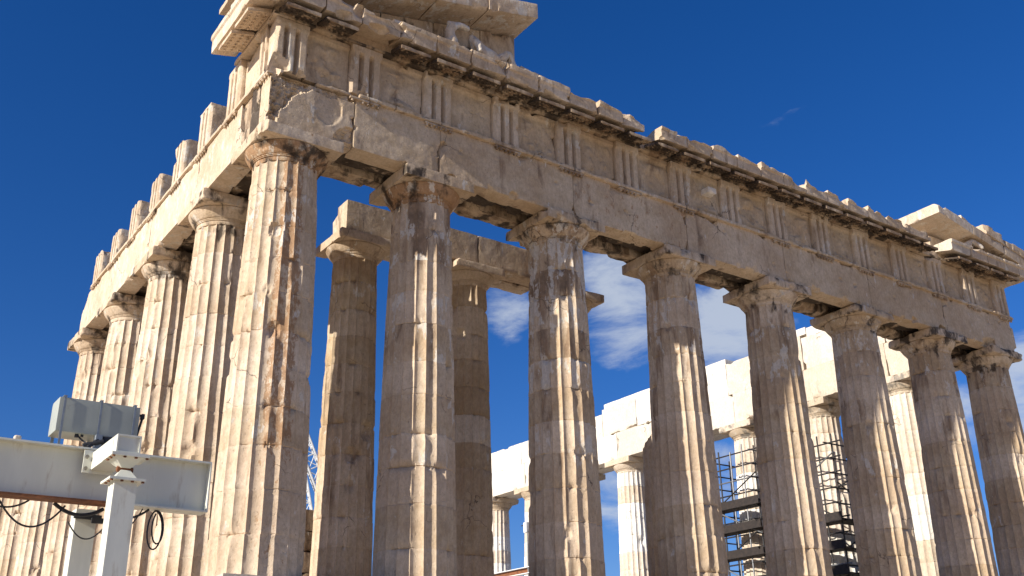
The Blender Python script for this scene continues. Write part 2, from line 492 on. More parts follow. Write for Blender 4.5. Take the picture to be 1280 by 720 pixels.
# ------------------------------------------------------------------ columns
def column(parent, x, y, seed, z0=0.0, zn=Z_N, rb=0.95, rt_=0.745, label=None, res_z=0.11, seg=8, nfl=20, bites=(), chips=1.0,
           stain=0.3, rust=0.0, crust=0.2, flake=0.3, fresh=0.0, fresh_drums=0.0, ztop=None, tone0=0.0, drums=11, cap=True, cap_kw=None,
           stain_lo=2.0, stain_hi=8.5, tvar=0.45, fresh_at=None, name='column', rust_dir=None, hcap=None, aw=1.0, broken_top=False, rot=None, notches=True):
    rnd = random.Random(seed)
    chips *= 0.8
    H = zn - z0
    top = zn if ztop is None else ztop
    zj = [z0]
    for i in range(drums):
        zj.append(z0 + H * (i + 1) / drums + (rnd.uniform(-0.07, 0.07) if i < drums - 1 else 0))
    zs = set()
    for a, b in zip(zj[:-1], zj[1:]):
        nz = max(2, int(round((b - a) / res_z)))
        for k in range(nz + 1): zs.add(round(a + (b - a) * k / nz, 4))
    for j in zj[1:-1]:
        for d in (-0.02, 0.02): zs.add(round(j + d, 4))
    zs = np.array(sorted(z for z in zs if z <= top + 1e-6))
    drum = np.clip(np.searchsorted(np.array(zj), zs + 1e-5) - 1, 0, drums - 1)
    nt = nfl * seg
    th = np.arange(nt) / nt * 2 * math.pi + (0.0 if rot is None else rot)
    u = (np.arange(nt) % seg) / seg
    t = (zs - z0) / H
    Rz = rb + (rt_ - rb) * t + 0.016 * np.sin(math.pi * t)
    Z, TH = np.meshgrid(zs, th, indexing='ij')
    U = np.broadcast_to(u, Z.shape); RR = Rz[:, None] * np.ones(nt)
    base = np.stack([x + RR * np.cos(TH), y + RR * np.sin(TH), Z], 2).reshape(-1, 3)
    n1 = fbm(base, 1.1, 3, seed).reshape(Z.shape)
    n2 = fbm(base * np.array([1, 1, 0.45]), 3.4, 3, seed + 3).reshape(Z.shape)
    dep = 0.070 * RR / 0.95 * np.sin(math.pi * U) ** 0.62
    arr = np.clip(np.abs(np.minimum(U, 1 - U)) * seg / 1.4, 0, 1)          # 0 on the arris
    wear = chips * (0.055 * np.clip(n2 - 0.25, 0, 1) + 0.005 * np.clip(n1 + 0.4, 0, 1)) * (1 - arr)
    worn = chips * 0.05 * np.clip(n1 - 0.62, 0, 1)                          # flutes rubbed away in places
    r_ = RR - np.maximum(dep, wear) * (1 - np.clip(n1 - 0.62, 0, 0.6)) - worn
    jd = np.min(np.abs(Z[:, :, None] - np.array(zj[1:-1])[None, None, :]), axis=2) if len(zj) > 2 else np.ones_like(Z)
    r_ -= np.where(jd < 0.004, 0.016, 0.0) * np.clip(0.7 + n2 * 1.5, 0.25, 1.5)
    r_ -= chips * 0.09 * (n2 > 0.42) * np.clip(1 - jd / 0.12, 0, 1) * (0.5 + np.clip(n2 - 0.42, 0, 0.5))
    doff = np.array([[rnd.uniform(-0.006, 0.006), rnd.uniform(-0.006, 0.006)] for _ in range(drums)])
    r_ -= 0.004 * fbm(base, 6, 2, seed + 8).reshape(Z.shape)
    V = np.stack([x + r_ * np.cos(TH) + doff[drum][:, 0][:, None], y + r_ * np.sin(TH) + doff[drum][:, 1][:, None], Z], 2).reshape(-1, 3)
    bl = [tuple(b) for b in bites]
    if notches:
        for _ in range(int(16 * chips)):                                     # lost pieces at the arrises and joints
            a = rnd.uniform(0, 2 * math.pi); zz = rnd.choice(zj[1:-1]) + rnd.uniform(-0.05, 0.05) if rnd.random() < 0.6 else rnd.uniform(z0, zn)
            tt = (zz - z0) / H; rr = rb + (rt_ - rb) * tt
            q = rnd.uniform(0.07, 0.24)
            bl.append((x + (rr + q * 0.45) * math.cos(a), y + (rr + q * 0.45) * math.sin(a), zz, q))
    # bites on a cylinder push towards the axis
    for b in bl:
        c = np.array(b[:3]); d = V - c; L = np.linalg.norm(d, axis=1)
        k = L < b[3]
        if not k.any(): continue
        ax = np.stack([x - V[k][:, 0], y - V[k][:, 1]], 1); al = np.linalg.norm(ax, axis=1)[:, None]
        f = (1 - (L[k] / b[3]) ** 2)[:, None]
        jag = (1 + 0.5 * fbm(V[k], 5, 3, seed + 21))[:, None]
        V[k, :2] += ax / al * np.minimum(b[3] * 0.55 * np.sqrt(f) * jag, al * 0.6)
    nz = len(zs)
    if broken_top:
        tp = V.reshape(nz, nt, 3)
        w_ = np.clip((tp[:, :, 2] - (top - 0.9)) / 0.9, 0, 1)
        tp[:, :, 2] -= w_ * 0.55 * (0.6 + fbm(tp.reshape(-1, 3) * np.array([1, 1, 0]), 0.9, 3, seed + 4).reshape(nz, nt))
        V = tp.reshape(-1, 3)
    F = []
    i0 = (np.arange(nz - 1)[:, None] * nt + np.arange(nt)[None, :]).ravel()
    i1 = (np.arange(nz - 1)[:, None] * nt + (np.arange(nt)[None, :] + 1) % nt).ravel()
    F = np.stack([i0, i1, i1 + nt, i0 + nt], 1).tolist()
    F.append(list(range(nt - 1, -1, -1))); F.append([(nz - 1) * nt + k for k in range(nt)])
    dt = np.array([rnd.uniform(-tvar, tvar) for _ in range(drums)]) + tone0
    ds = np.array([rnd.choice((0.55, 0.8, 0.95, 1.1, 1.25)) for _ in range(drums)])
    dfl = np.array([rnd.choice((0.2, 0.5, 0.75, 1.0)) for _ in range(drums)])
    df = np.array([1.0 if rnd.random() < fresh_drums else fresh for _ in range(drums)])
    for q, v in (fresh_at or {}).items(): df[q] = v
    zz = V[:, 2]
    hgt = np.clip((zz - stain_lo) / (stain_hi - stain_lo), 0, 1)
    dr = np.repeat(drum, nt)
    rust_a = np.full(len(V), 0.0)
    if rust_dir is not None:
        c_ = np.cos(np.tile(th, nz) - R(rust_dir))
        rust_a = rust * np.clip((c_ - 0.90) / 0.05, 0, 1) * np.clip((zz - 1.0) / 2, 0.45, 1)
    else:
        rust_a += rust
    g = G().add(V, F, tone=dt[dr], fresh=df[dr], stain=stain * (0.25 + 0.75 * hgt) * ds[dr], rust=rust_a, flake=flake * (0.3 + 0.7 * hgt) * dfl[dr],
                crust=crust * np.clip((zz - zn + 1.0), 0, 1))
    o = make(name, g, M_MARBLE, parent, np.array([x, y, z0]), True, 34, label)
    if cap:
        capital(o, x, y, zn, rt_, seed, aw, hcap, stain, rust if rust_dir is None else rust * 0.6, crust, flake, fresh, cap_kw or {})
    return o

def capital(o, x, y, zn, rt_, seed, aw, hcap, stain, rust, crust, flake, fresh, kw):
    he, ha = (0.34, 0.30) if hcap is None else hcap
    # echinus: annulets and a swelling cushion
    n = 96
    prof = [(rt_ * 0.98, -0.10), (rt_ * 1.0, -0.05), (rt_ + 0.004, 0.0), (rt_ + 0.03, 0.006), (rt_ + 0.032, 0.024), (rt_ + 0.018, 0.03), (rt_ + 0.045, 0.037),
            (rt_ + 0.048, 0.055), (rt_ + 0.034, 0.062), (rt_ + 0.062, 0.07)]
    hw = aw * 0.97
    for k in range(1, 11):
        s_ = k / 10
        prof.append((rt_ + 0.062 + (hw - rt_ - 0.062) * (0.82 * s_ + 0.18 * math.sin(s_ * math.pi / 2)), 0.07 + (he - 0.1) * s_ ** 1.12))
    prof += [(hw + 0.004, he - 0.015), (hw - 0.012, he), (hw * 0.5, he)]
    th = np.arange(n) * 2 * math.pi / n
    V = np.array([[x + r_ * math.cos(t), y + r_ * math.sin(t), zn + z] for r_, z in prof for t in th])
    c = np.array([x, y])
    n1 = fbm(V, 2.0, 4, seed + 40)
    d = V[:, :2] - c
    lost = kw.get('ech_wear', 0.5) * 0.20 * np.clip(n1 - 0.18, 0, 1)
    V[:, :2] -= d / np.linalg.norm(d, axis=1)[:, None] * lost[:, None]
    V = bite_apply(V, kw.get('ech_bites', ()), seed)
    m_ = len(prof)
    F = []
    for i in range(m_ - 1):
        F += [[i * n + k, i * n + (k + 1) % n, (i + 1) * n + (k + 1) % n, (i + 1) * n + k] for k in range(n)]
    F.append([(m_ - 1) * n + k for k in range(n)]); F.append(list(range(n - 1, -1, -1)))
    make('echinus', G().add(V, F), M_MARBLE, o, np.array([x, y, zn - 0.1]), True, 30, tone=random.Random(seed).uniform(-0.3, 0.3), stain=stain * 0.8, rust=kw.get('rust', rust), crust=kw.get('ecrust', kw.get('crust', crust + 0.25)), flake=flake * 0.6, fresh=fresh)
    V, F = stone((x - aw, y - aw, zn + he), (x + aw, y + aw, zn + he + ha - 0.004), (0.055, 0.055, 0.05), 0.012, kw.get('er', 0.10), kw.get('th', 0.1), seed + 60, kw.get('bites', ()), 0.006, nchip=8, csize=1.1)
    make('abacus', G().add(V, F), M_MARBLE, o, np.array([x, y, zn + he]), True, 38, tone=random.Random(seed + 1).uniform(-0.2, 0.4), stain=stain * 0.5, rust=rust * 0.6, crust=kw.get('crust', crust), flake=flake * 0.3, fresh=fresh)

temple = empty('temple', (WX / 2, 16.0, 0.0), 'ruined Doric temple of honey marble with eight front columns and a broken pediment', 'temple')

# stepped base
def build_base():
    g = G()
    for i, (off, z0, z1) in enumerate([(1.02, -0.52, 0.0), (1.72, -1.04, -0.52), (2.42, -1.56, -1.04), (2.75, -4.6, -1.56)]):
        lo = (-off - 0.0, -off, z0); hi = (WX + off, 66.6 + off, z1 - 0.002 * i)
        g.add(*stone(lo, hi, (0.5, 0.9, 0.26), 0.02, 0.07, 0.1, 900 + i, (), 0.006))
    make('stepped_base', g, M_MARBLE, temple, np.array([WX / 2, 32, -4.6]), True, 38, tone=0.4, stain=0.0, crust=0.0, flake=0.4, fresh=0.3, rust=0.0)
build_base()

front = [
    dict(stain=0.14, rust=0.62, rust_dir=-96, flake=0.5, crust=0.4, tone0=0.3, chips=1.1, label='corner column with rust brown streaks and a badly broken capital',
         cap_kw=dict(er=0.10, th=0.05, crust=0.42, ecrust=0.6, rust=0.7, ech_wear=0.9, bites=[(-1.14, -1.08, 9.92, 0.36)])),
    dict(stain=0.45, rust=0.05, flake=0.8, crust=0.5, cap_kw=dict(crust=0.45, rust=0.85, er=0.06, ech_wear=0.4), label='second front column with whitish flakes and an orange stained capital'),
    dict(stain=0.68, rust=0.1, flake=0.9, crust=0.4, cap_kw=dict(crust=0.4, rust=0.3, er=0.09, ech_wear=0.9), label='third front column with dark brown patches and pale flaking'),
    dict(stain=0.45, rust=0.0, flake=0.6, crust=0.4, cap_kw=dict(crust=0.4, er=0.10, ech_wear=0.9), bites=[(11.4, -0.75, 5.6, 0.35)]),
    dict(stain=0.35, rust=0.0, flake=0.5, crust=0.5, cap_kw=dict(crust=0.42, er=0.12, ech_wear=0.9)),
    dict(stain=0.40, rust=0.0, flake=0.7, crust=0.5, cap_kw=dict(crust=0.45, er=0.17, th=0.0, ech_wear=1.2)),
    dict(stain=0.40, rust=0.1, flake=0.4, crust=0.45, cap_kw=dict(crust=0.5, er=0.17, th=0.0, ech_wear=1.2)),
    dict(stain=0.42, rust=0.1, flake=0.4, crust=0.5, cap_kw=dict(crust=0.55, er=0.18, th=0.0, ech_wear=1.3)),
]
for i, kw in enumerate(front):
    kw = dict(kw)
    column(temple, FX[i], 0.0, 100 + i * 13, rb=0.975 if i in (0, 7) else 0.95, rt_=0.76 if i in (0, 7) else 0.745, res_z=0.07 if i < 4 else 0.1, seg=10 if i < 4 else 8, **kw)
for i in range(1, 5):
    column(temple, 0.0, FYS[i], 300 + i * 17, res_z=0.09, stain=0.12, rust=0.15, flake=0.5, crust=0.55, tone0=0.4, chips=1.3, cap_kw=dict(crust=0.5, er=0.08, ech_wear=0.4))
for i in range(1, 11):
    newer = i >= 5
    column(temple, WX, FY[i], 500 + i * 19, res_z=0.16, seg=6, stain=0.1, flake=0.5, crust=0.25, tone0=0.7, fresh=0.25, fresh_drums=0.4 if newer else 0.12,
           chips=0.7, cap_kw=dict(crust=0.2, er=0.04, ech_wear=0.3) if newer else dict(crust=0.5, er=0.1, ech_wear=0.6))

# ------------------------------------------------------------------ architrave
rnd = random.Random(7)
def slab(name, parent, lo, hi, seed, res=0.1, er=0.05, th=0.1, bites=(), label=None, warp=None, amp=0.006, rough=0.0, r=0.012, nchip=4, csize=1.0, **att):
    a = dict(tone=rnd.uniform(-0.3, 0.3), stain=0.25, rust=0.0, crust=0.0, flake=0.2, fresh=0.0)
    a.update(att)
    return make(name, G().add(*stone(lo, hi, res, r, er, th, seed, bites, amp, warp=warp, rough=rough, nchip=nchip, csize=csize)), M_MARBLE, parent, None, True, 36, label, **a)

def broken_face(V):
    fr = np.clip((-0.80 - V[:, 1]) / 0.05, 0, 1)
    P2 = V * np.array([1, 0, 1])
    edge = 0.16 * fbm(P2, 2.2, 4, 71)
    left = (V[:, 0] < -0.30 + 0.55 * np.clip((V[:, 2] - 10.75) / 0.6, -0.5, 1) + edge) & (V[:, 0] > -0.86 + 0.05 * fbm(P2, 6, 3, 72))
    low = np.hypot((V[:, 0] - 1.12) / 0.34, (V[:, 2] - 10.12) / 0.42) < 1 + edge * 2
    scar = np.hypot((V[:, 0] - 0.62) / 0.36, (V[:, 2] - 10.85) / 0.42) < 1 + edge * 0.6
    top = V[:, 2] > 11.22 + edge * 0.7
    rid = np.abs(fbm(P2, 4.5, 4, 73)) + 0.6 * np.abs(fbm(P2, 13, 2, 74))
    V[:, 1] += fr * (left * (0.05 + 0.16 * rid) + (low | top) * ~left * (0.03 + 0.10 * rid) + scar * ~left * ~low * 0.028)
    return V
xj = [-HF] + FX[1:7] + [WX + HF]
for i in range(7):
    a, b = xj[i] + 0.002, xj[i + 1] - 0.004
    bites = []
    if i == 0:
        b = 1.28
        bites = [(-0.95, -1.02, 10.02, 0.26)]
    else:
        for _ in range(3):
            bites.append((rnd.uniform(a, b), -HF - 0.05, rnd.choice([10.0, 10.0, 11.5]) + rnd.uniform(-0.05, 0.05), rnd.uniform(0.1, 0.22)))
        for _ in range(2):                    # shield dowel holes
            bites.append((rnd.uniform(a + 0.4, b - 0.4), -HF - 0.03, rnd.uniform(10.45, 11.1), rnd.uniform(0.08, 0.11)))
    if i == 6: bites += [(WX + HF, -HF - 0.1, 10.0, 0.3), (WX - 1.0, -HF - 0.1, 9.95, 0.45), (WX + HF, -HF, 11.2, 0.2)]
    if i == 5: bites += [(FX[6] - 0.3, -HF - 0.1, 9.95, 0.35)]
    slab('architrave_block', temple, (a, -HF, Z_A), (b, -HF + 0.56, 11.40), 40 + i, (0.035, 0.12, 0.035), 0.04, 0.2, bites, rough=0.006, nchip=16 if i else 5, csize=1.2, warp=broken_face if i == 0 else None,
         stain=0.15, crust=0.05, flake=0.1, rust=0.12 if i != 2 else 0.3, label='broken corner block of the architrave' if i == 0 else None)
    if i == 0:
        slab('architrave_block', temple, (1.285, -HF - 0.01, Z_A), (FX[1] - 0.002, -HF + 0.56, 11.40), 47, (0.04, 0.14, 0.04), 0.04, 0.2, [(2.1, -HF - 0.035, 11.0, 0.085)], rough=0.006, nchip=10, stain=0.12, crust=0.05, flake=0.1, rust=0.1)
        b = FX[1] - 0.004
    for k, (y0, y1) in enumerate([(-0.26, 0.25), (0.34, HF)]):
        slab('architrave_backing', temple, (a + 0.05 * k, y0, Z_A + 0.14 - 0.11 * k), (b - 0.03, y1, 11.46), 60 + i * 3 + k, 0.08, 0.12, 0.0, (), stain=0.5, crust=0.95 if k == 0 else 0.55, flake=0.0, rough=0.03, nchip=12, csize=1.8)  # middle slab blackened: soffit shade painted in on top of real crust
yj = [HF] + [FYS[k] for k in range(1, 4)] + [FYS[4] + 0.0]
for i in range(4):
    a, b = yj[i] + 0.003, yj[i + 1] - 0.004
    bt = [(-HF, FYS[4] + 0.3, 11.7, 1.0)] if i == 3 else []
    slab('architrave_block', temple, (-HF, a, Z_A), (-HF + 0.56, b, 11.40), 140 + i, (0.14, 0.05, 0.05), 0.04, 0.2, bt, nchip=12, stain=0.08, flake=0.4, tone=0.4)
    for k, (x0, x1) in enumerate([(-0.27, 0.27), (0.33, HF)]):
        slab('architrave_backing', temple, (x0, a, Z_A + 0.14 - 0.11 * k), (x1, b - 0.03, 11.40), 160 + i * 3 + k, 0.1, 0.12, 0.0, (), stain=0.35, crust=0.7 if k == 0 else 0.5, flake=0.2, nchip=8, csize=1.6)  # flank soffit slabs: real crust plus painted shade

# taenia and regulae with guttae
def taenia_x(x0, x1, seed):
    return slab('taenia', temple, (x0, -HF - 0.10, 11.385), (x1, -HF + 0.3, Z_T - 0.002), seed, (0.04, 0.06, 0.03), 0.06, 0.1, (), nchip=int((x1 - x0) * 3.5), csize=0.9, stain=0.3, flake=0.3)
pieces = [(1.35, 2.35), (2.37, 3.68), (3.70, 6.6), (6.62, 8.0), (8.02, 12.28), (12.3, 16.58), (16.6, 20.87), (20.89, 25.17), (25.19, WX + HF + 0.06)]
for k, (a, b) in enumerate(pieces): taenia_x(a, b, 200 + k)
slab('taenia', temple, (0.25, -HF - 0.02, 11.403), (1.2, -HF + 0.3, Z_T - 0.002), 215, (0.05, 0.08, 0.04), 0.2, -0.3, (), rough=0.06)
def regula(cx, axis, cy, seed):
    g = G(); rr = random.Random(seed)
    w = 0.42
    def tr(V):
        V = np.asarray(V, float)
        if axis == 'x': return V + np.array([cx, -HF, 0])
        return np.stack([-HF + V[:, 1], cy - V[:, 0], V[:, 2]], 1)
    V, F = stone((-w, -0.085, 11.315), (w, 0.1, 11.384), (0.05, 0.06, 0.035), 0.006, 0.08, 0.05, seed)
    g.add(tr(V), F if axis == 'x' else F)
    for k in range(6):
        if rr.random() < 0.22: continue
        xx = -w + 0.07 + k * (2 * w - 0.14) / 5
        V, F = tube((xx, -0.045, 11.32), (xx, -0.045, 11.255), 0.030, 8, 0.036)
        g.add(tr(V), F)
    return make('regula', g, M_MARBLE, temple, None, True, 40, tone=0.0, stain=0.6, rust=0.1, crust=0.35, flake=0.1, fresh=0.0)
TX = [1.53] + [3.62 + 2.148 * k for k in range(11)] + [27.25]
TXA = [-0.45] + TX + [WX + 0.45]
for k, cx in enumerate(TXA[1:]):
    if k in (6,): continue
    regula(cx, 'x', 0, 240 + k)
TY = [1.62 + 2.145 * k for k in range(7)]
for k, cy in enumerate([-0.44] + TY):
    regula(0, 'y', cy, 260 + k)
slab('taenia', temple, (-HF - 0.07, -HF, 11.403), (-HF + 0.3, 3.4, Z_T - 0.002), 220, (0.08, 0.06, 0.04), 0.05, 0.15, [(-0.95, -0.95, 11.45, 0.4)], tone=0.4, stain=0.1)
slab('taenia', temple, (-HF - 0.07, 3.42, 11.403), (-HF + 0.3, 9.0, Z_T - 0.002), 221, (0.08, 0.06, 0.04), 0.08, 0.1, (), tone=0.3, stain=0.1)
slab('taenia', temple, (-HF - 0.07, 9.02, 11.403), (-HF + 0.3, 15.0, Z_T - 0.002), 222, (0.08, 0.06, 0.04), 0.08, 0.1, (), tone=0.2, stain=0.1)

# ------------------------------------------------------------------ frieze
def groove(u):
    d = np.zeros_like(u)
    for c in (-0.141, 0.141): d = np.maximum(d, np.clip(1.45 - np.abs(u - c) / 0.050, 0, 1) * 0.19)
    for c in (-0.4225, 0.4225): d = np.maximum(d, np.clip(1 - np.abs(u - c) / 0.068, 0, 1) * 0.075)
    return d
def triglyph(cx, seed, z1=Z_F, fresh=0.0, bites=(), er=0.035):
    def wp(V):
        fr = np.clip((-0.90 - V[:, 1]) / 0.025, 0, 1)
        zz = np.clip((Z_F - 0.20 - V[:, 2]) / 0.02, 0, 1)
        V[:, 1] += groove(V[:, 0] - cx) * fr * zz
        V[:, 1] -= fr * (1 - zz) * 0.018
        return V
    return slab('triglyph', temple, (cx - 0.4225, -0.935, Z_T), (cx + 0.4225, -0.50, z1), seed, (0.0141, 0.11, 0.06), er, 0.15, bites, warp=wp, r=0.008, stain=0.2, crust=0.05, flake=0.35, tone=rnd.uniform(0.0, 0.4), fresh=fresh)
for k, cx in enumerate(TXA):
    triglyph(cx, 700 + k, Z_F - 0.003, bites=[(-0.8, -1.15, 11.55, 0.5), (-0.15, -1.1, 11.45, 0.25)] if k == 0 else (), er=0.06 if k in (0, 6) else 0.035)
def metope(x0, x1, seed):
    cx = (x0 + x1) / 2
    def wp(V):
        fr = np.clip((-0.74 - V[:, 1]) / 0.03, 0, 1)
        inside = np.clip((x1 - x0) / 2 - 0.1 - np.abs(V[:, 0] - cx), 0, 0.15) / 0.15 * np.clip(12.66 - V[:, 2], 0, 0.15) / 0.15 * np.clip(V[:, 2] - Z_T - 0.04, 0, 0.1) / 0.1
        f1 = fbm(V, 1.9, 4, seed); f2 = fbm(V, 4.5, 3, seed + 2)
        rel = np.clip((f1 - 0.05) * 6, 0, 1) * 0.035 + np.clip(f1 - 0.02, 0, 0.7) * 0.12 + np.clip(f2, 0, 1) * 0.04 - 0.03 * (f2 < -0.62)
        V[:, 1] -= fr * inside * rel
        band = np.clip((V[:, 2] - (Z_F - 0.17)) / 0.02, 0, 1) * fr
        V[:, 1] -= band * 0.05
        return V
    return slab('metope', temple, (x0, -0.78, Z_T), (x1, -0.5, Z_F - 0.005), seed, (0.04, 0.12, 0.04), 0.02, 0.1, (), warp=wp, stain=0.2, crust=0.15, flake=0.05, tone=rnd.uniform(-0.3, 0.0))
for k in range(14):
    mo = metope(TXA[k] + 0.4245, TXA[k + 1] - 0.4245, 740 + k)
    if k == 7:
        slab('relief_fragment', mo, (13.16, -1.10, 12.16), (13.52, -0.76, 12.36), 766, 0.03, 0.08, -0.1, (), tone=0.7, fresh=0.6, stain=0.0, nchip=8, csize=0.6)  # extra whiteness paints in the sun striking this fragment
slab('frieze_backing', temple, (-0.49, -0.497, Z_T), (WX + 0.85, 0.85, Z_F), 770, 0.3, 0.1, 0, ())  # unseen full-depth block, added to keep the sun out behind the frieze
slab('metope', temple, (-0.78, -0.02, Z_T), (-0.5, 1.19, Z_F - 0.005), 775, (0.1, 0.08, 0.08), 0.04, 0.1, (), tone=0.3, stain=0.1)
# triglyphs left standing on the south flank
for k, cy in enumerate(TY):
    zt = [Z_F - 0.004, 12.78, 12.74, 12.6, 12.62, 12.5, 12.55][k]
    def wp(V, cy=cy):
        fr = np.clip((-0.90 - V[:, 0]) / 0.025, 0, 1)
        zz = np.clip((Z_F - 0.20 - V[:, 2]) / 0.03, 0, 1)
        V[:, 0] += groove(V[:, 1] - cy) * fr * zz
        return V
    slab('triglyph', temple, (-0.935, cy - 0.4225, Z_T), (-0.12 + 0.05 * (k % 3), cy + 0.4225, zt), 790 + k, (0.08, 0.0141, 0.07), 0.045 if k else 0.03, 0.0, (), warp=wp, tone=0.3, stain=0.12, flake=0.4)
# corner triglyph, flank face
def wpc(V):
    fr = np.clip((-0.90 - V[:, 0]) / 0.025, 0, 1)
    V[:, 0] += groove(V[:, 1] + 0.475) * fr * np.clip((Z_F - 0.20 - V[:, 2]) / 0.03, 0, 1)
    return V
slab('triglyph', temple, (-0.935, -0.50, Z_T), (-0.5, -0.03, Z_F - 0.004), 798, (0.1, 0.0141, 0.07), 0.03, 0.1, (), warp=wpc, tone=0.4, stain=0.1)

# ------------------------------------------------------------------ horizontal cornice
def mutule(parent, cx, y_or_x, side, seed, crust, tone=0.0, w=0.43, stain=0.5):
    g = G()
    V, F = stone((-w, 0.0, 0.0), (w, 0.60, 0.11), (0.06, 0.06, 0.04), 0.008, 0.05, 0.12, seed)
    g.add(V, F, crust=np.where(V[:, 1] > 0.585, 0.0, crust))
    for a in range(6):
        for b in range(3):
            V, F = tube((-w + 0.08 + a * (2 * w - 0.16) / 5, 0.1 + b * 0.19, 0.004), (-w + 0.08 + a * (2 * w - 0.16) / 5, 0.1 + b * 0.19, -0.032), 0.032, 8, 0.03)
            g.add(V, F, crust=crust * 0.8)
    for i in range(len(g.V)):
        V = g.V[i]
        z = V[:, 2] + 12.80 + 0.17 * (0.58 - V[:, 1]) / 0.58
        if side == 'front': g.V[i] = np.stack([cx + V[:, 0], -0.98 - V[:, 1], z], 1)
        else: g.V[i] = np.stack([-0.98 - V[:, 1], cx - V[:, 0], z], 1)
    if side == 'front': g.F = [f[::-1] for f in g.F]
    else: g.F = [f[::-1] for f in g.F]
    return make('mutule', g, M_MARBLE, parent, None, True, 40, tone=tone, stain=stain, rust=0.0, flake=0.1, fresh=0.0)
def cornice_block(x0, x1, seed, top=Z_C, lost=0.0, tilt=0.0, bites=(), y1=0.6, fresh=0.0, tone=None):
    def wp(V):
        up_ = np.clip((V[:, 2] - 13.1) / (top - 13.1), 0, 1)
        V[:, 2] -= up_ * (lost * np.clip(fbm(V * np.array([1, 1, 0]), 1.3, 3, seed + 2) + 0.3, 0, 1) + tilt * (V[:, 0] - x0) / (x1 - x0))
        bt = np.clip((13.3 - V[:, 2]) / 0.25, 0, 1)
        V[:, 2] += bt * (np.clip((V[:, 1] + 1.56), 0, 0.62) * 0.26 + 0.05)
        crown = np.clip((V[:, 2] - 13.36) / 0.02, 0, 1) * np.clip((-1.55 - V[:, 1]) / 0.03, 0, 1)
        V[:, 1] -= crown * 0.045
        return V
    o = slab('cornice_block', temple, (x0 + 0.003, -1.60, 13.0 - 0.002), (x1 - 0.003, y1, top), seed, (0.045, 0.10, 0.04), 0.06, 0.1, bites, warp=wp, r=0.012, rough=0.008, nchip=9, csize=1.25,
             stain=0.2, crust=0.0, flake=0.2, fresh=fresh, tone=rnd.uniform(-0.1, 0.4) if tone is None else tone)
    return o
def strip(x0, x1, y0, y1, z0, z1, seed, **kw):
    return slab('cornice_bed', temple, (x0, y0, z0), (x1, y1, z1), seed, 0.15, 0.06, 0.1, (), **kw)
strip(-0.98, WX + 0.98, -0.985, 0.6, 12.902, 12.998, 880, crust=0.6, stain=0.4)  # recess under the cornice: crust with shade painted into the colour
strip(-0.9, WX + 0.9, -0.9, 0.62, 13.0, 13.30, 881, crust=0.1, stain=0.3)
mut_x = []
for a, b in zip(TXA[:-1], TXA[1:]): mut_x += [a, (a + b) / 2]
mut_x.append(TXA[-1])
joints = [-0.95, 0.08, 1.05, 2.1, 3.15, 4.2, 5.3, 6.35, 7.45, 8.5, 9.4, 10.2]
blocks = [(a, b) for a, b in zip(joints[:-1], joints[1:])]
j2 = [10.86] + [10.86 + 1.067 * k for k in range(1, 12)] + [24.05]
blocks2 = [(a, b) for a, b in zip(j2[:-1], j2[1:])]
j3 = [25.35, 26.6, 27.7, 28.8, WX + 0.95]
blocks3 = [(a, b) for a, b in zip(j3[:-1], j3[1:])]
allb = []
for k, (a, b) in enumerate(blocks):
    bt = []
    if k in (1, 2): bt = [(a + 0.5, -1.66, 13.0, 0.3), (a + 0.9, -1.7, 13.42, 0.26)]
    if k == 10: bt = [(10.2, -1.6, 13.6, 0.3)]
    lost = 0.05 if 2 < k < 8 else 0.16
    allb.append((a, b, cornice_block(a, b, 810 + k, Z_C + (0.06 if k < 8 else 0.0), lost, 0.03 if k < 8 else 0.14, bt)))
for k, (a, b) in enumerate(blocks2):
    rr = random.Random(k + 50)
    allb.append((a, b, cornice_block(a, b, 830 + k, Z_C + rr.uniform(-0.04, 0.07), 0.15, rr.uniform(0.03, 0.2), [(10.86, -1.62, 13.0, 0.16)] if k == 0 else ())))
for k, (a, b) in enumerate(blocks3):
    allb.append((a, b, cornice_block(a, b, 850 + k, Z_C, 0.02, 0.0, (), y1=0.4 if k else -0.2, fresh=0.35 if k == 0 else 0.0)))
for k, mx_ in enumerate(mut_x):
    par = None
    for a, b, o in allb:
        if a <= mx_ <= b: par = o
    if par is None:
        continue
    if k in (2,): continue
    mutule(par, mx_, 0, 'front', 640 + k, 0.78, -0.3, stain=0.7)  # front mutules: underside shade painted in along with the black crust
# corner cornice blocks turn along both flanks
def corner_block(x0, x1, y1, seed, sgn, label=None):
    def wp(V):
        bt = np.clip((13.3 - V[:, 2]) / 0.25, 0, 1)
        inn = np.minimum(np.clip(V[:, 1] + 1.56, 0, 0.62), np.clip((V[:, 0] + 1.56) if sgn < 0 else (WX + 1.56 - V[:, 0]), 0, 0.62))
        V[:, 2] += bt * inn * 0.26
        cx = np.clip((-1.57 - V[:, 0]) / 0.02, 0, 1) if sgn < 0 else np.clip((V[:, 0] - WX - 1.57) / 0.02, 0, 1)
        crown = np.clip((V[:, 2] - 13.36) / 0.02, 0, 1)
        V[:, 0] += sgn * cx * crown * 0.045
        V[:, 1] -= crown * np.clip((-1.57 - V[:, 1]) / 0.02, 0, 1) * 0.045
        return V
    return slab('cornice_block', temple, (x0, -1.60, 13.0), (x1, y1, Z_C + 0.02), seed, (0.06, 0.07, 0.045), 0.03, 0.1, (), warp=wp, tone=0.5, stain=0.12, flake=0.4, crust=0.1, label=label)
cb = corner_block(-1.60, -0.953, 1.58, 870, -1)
for k, cy in enumerate([-0.44, 0.62]):
    mutule(cb, cy, 0, 'flank', 680 + k, 0.06, 0.3, stain=0.3)
strip(-0.985, -0.6, -0.98, 1.6, 12.902, 12.998, 884, tone=0.4, stain=0.1)
corner_block(WX + 0.953, WX + 1.60, 1.4, 871, 1)

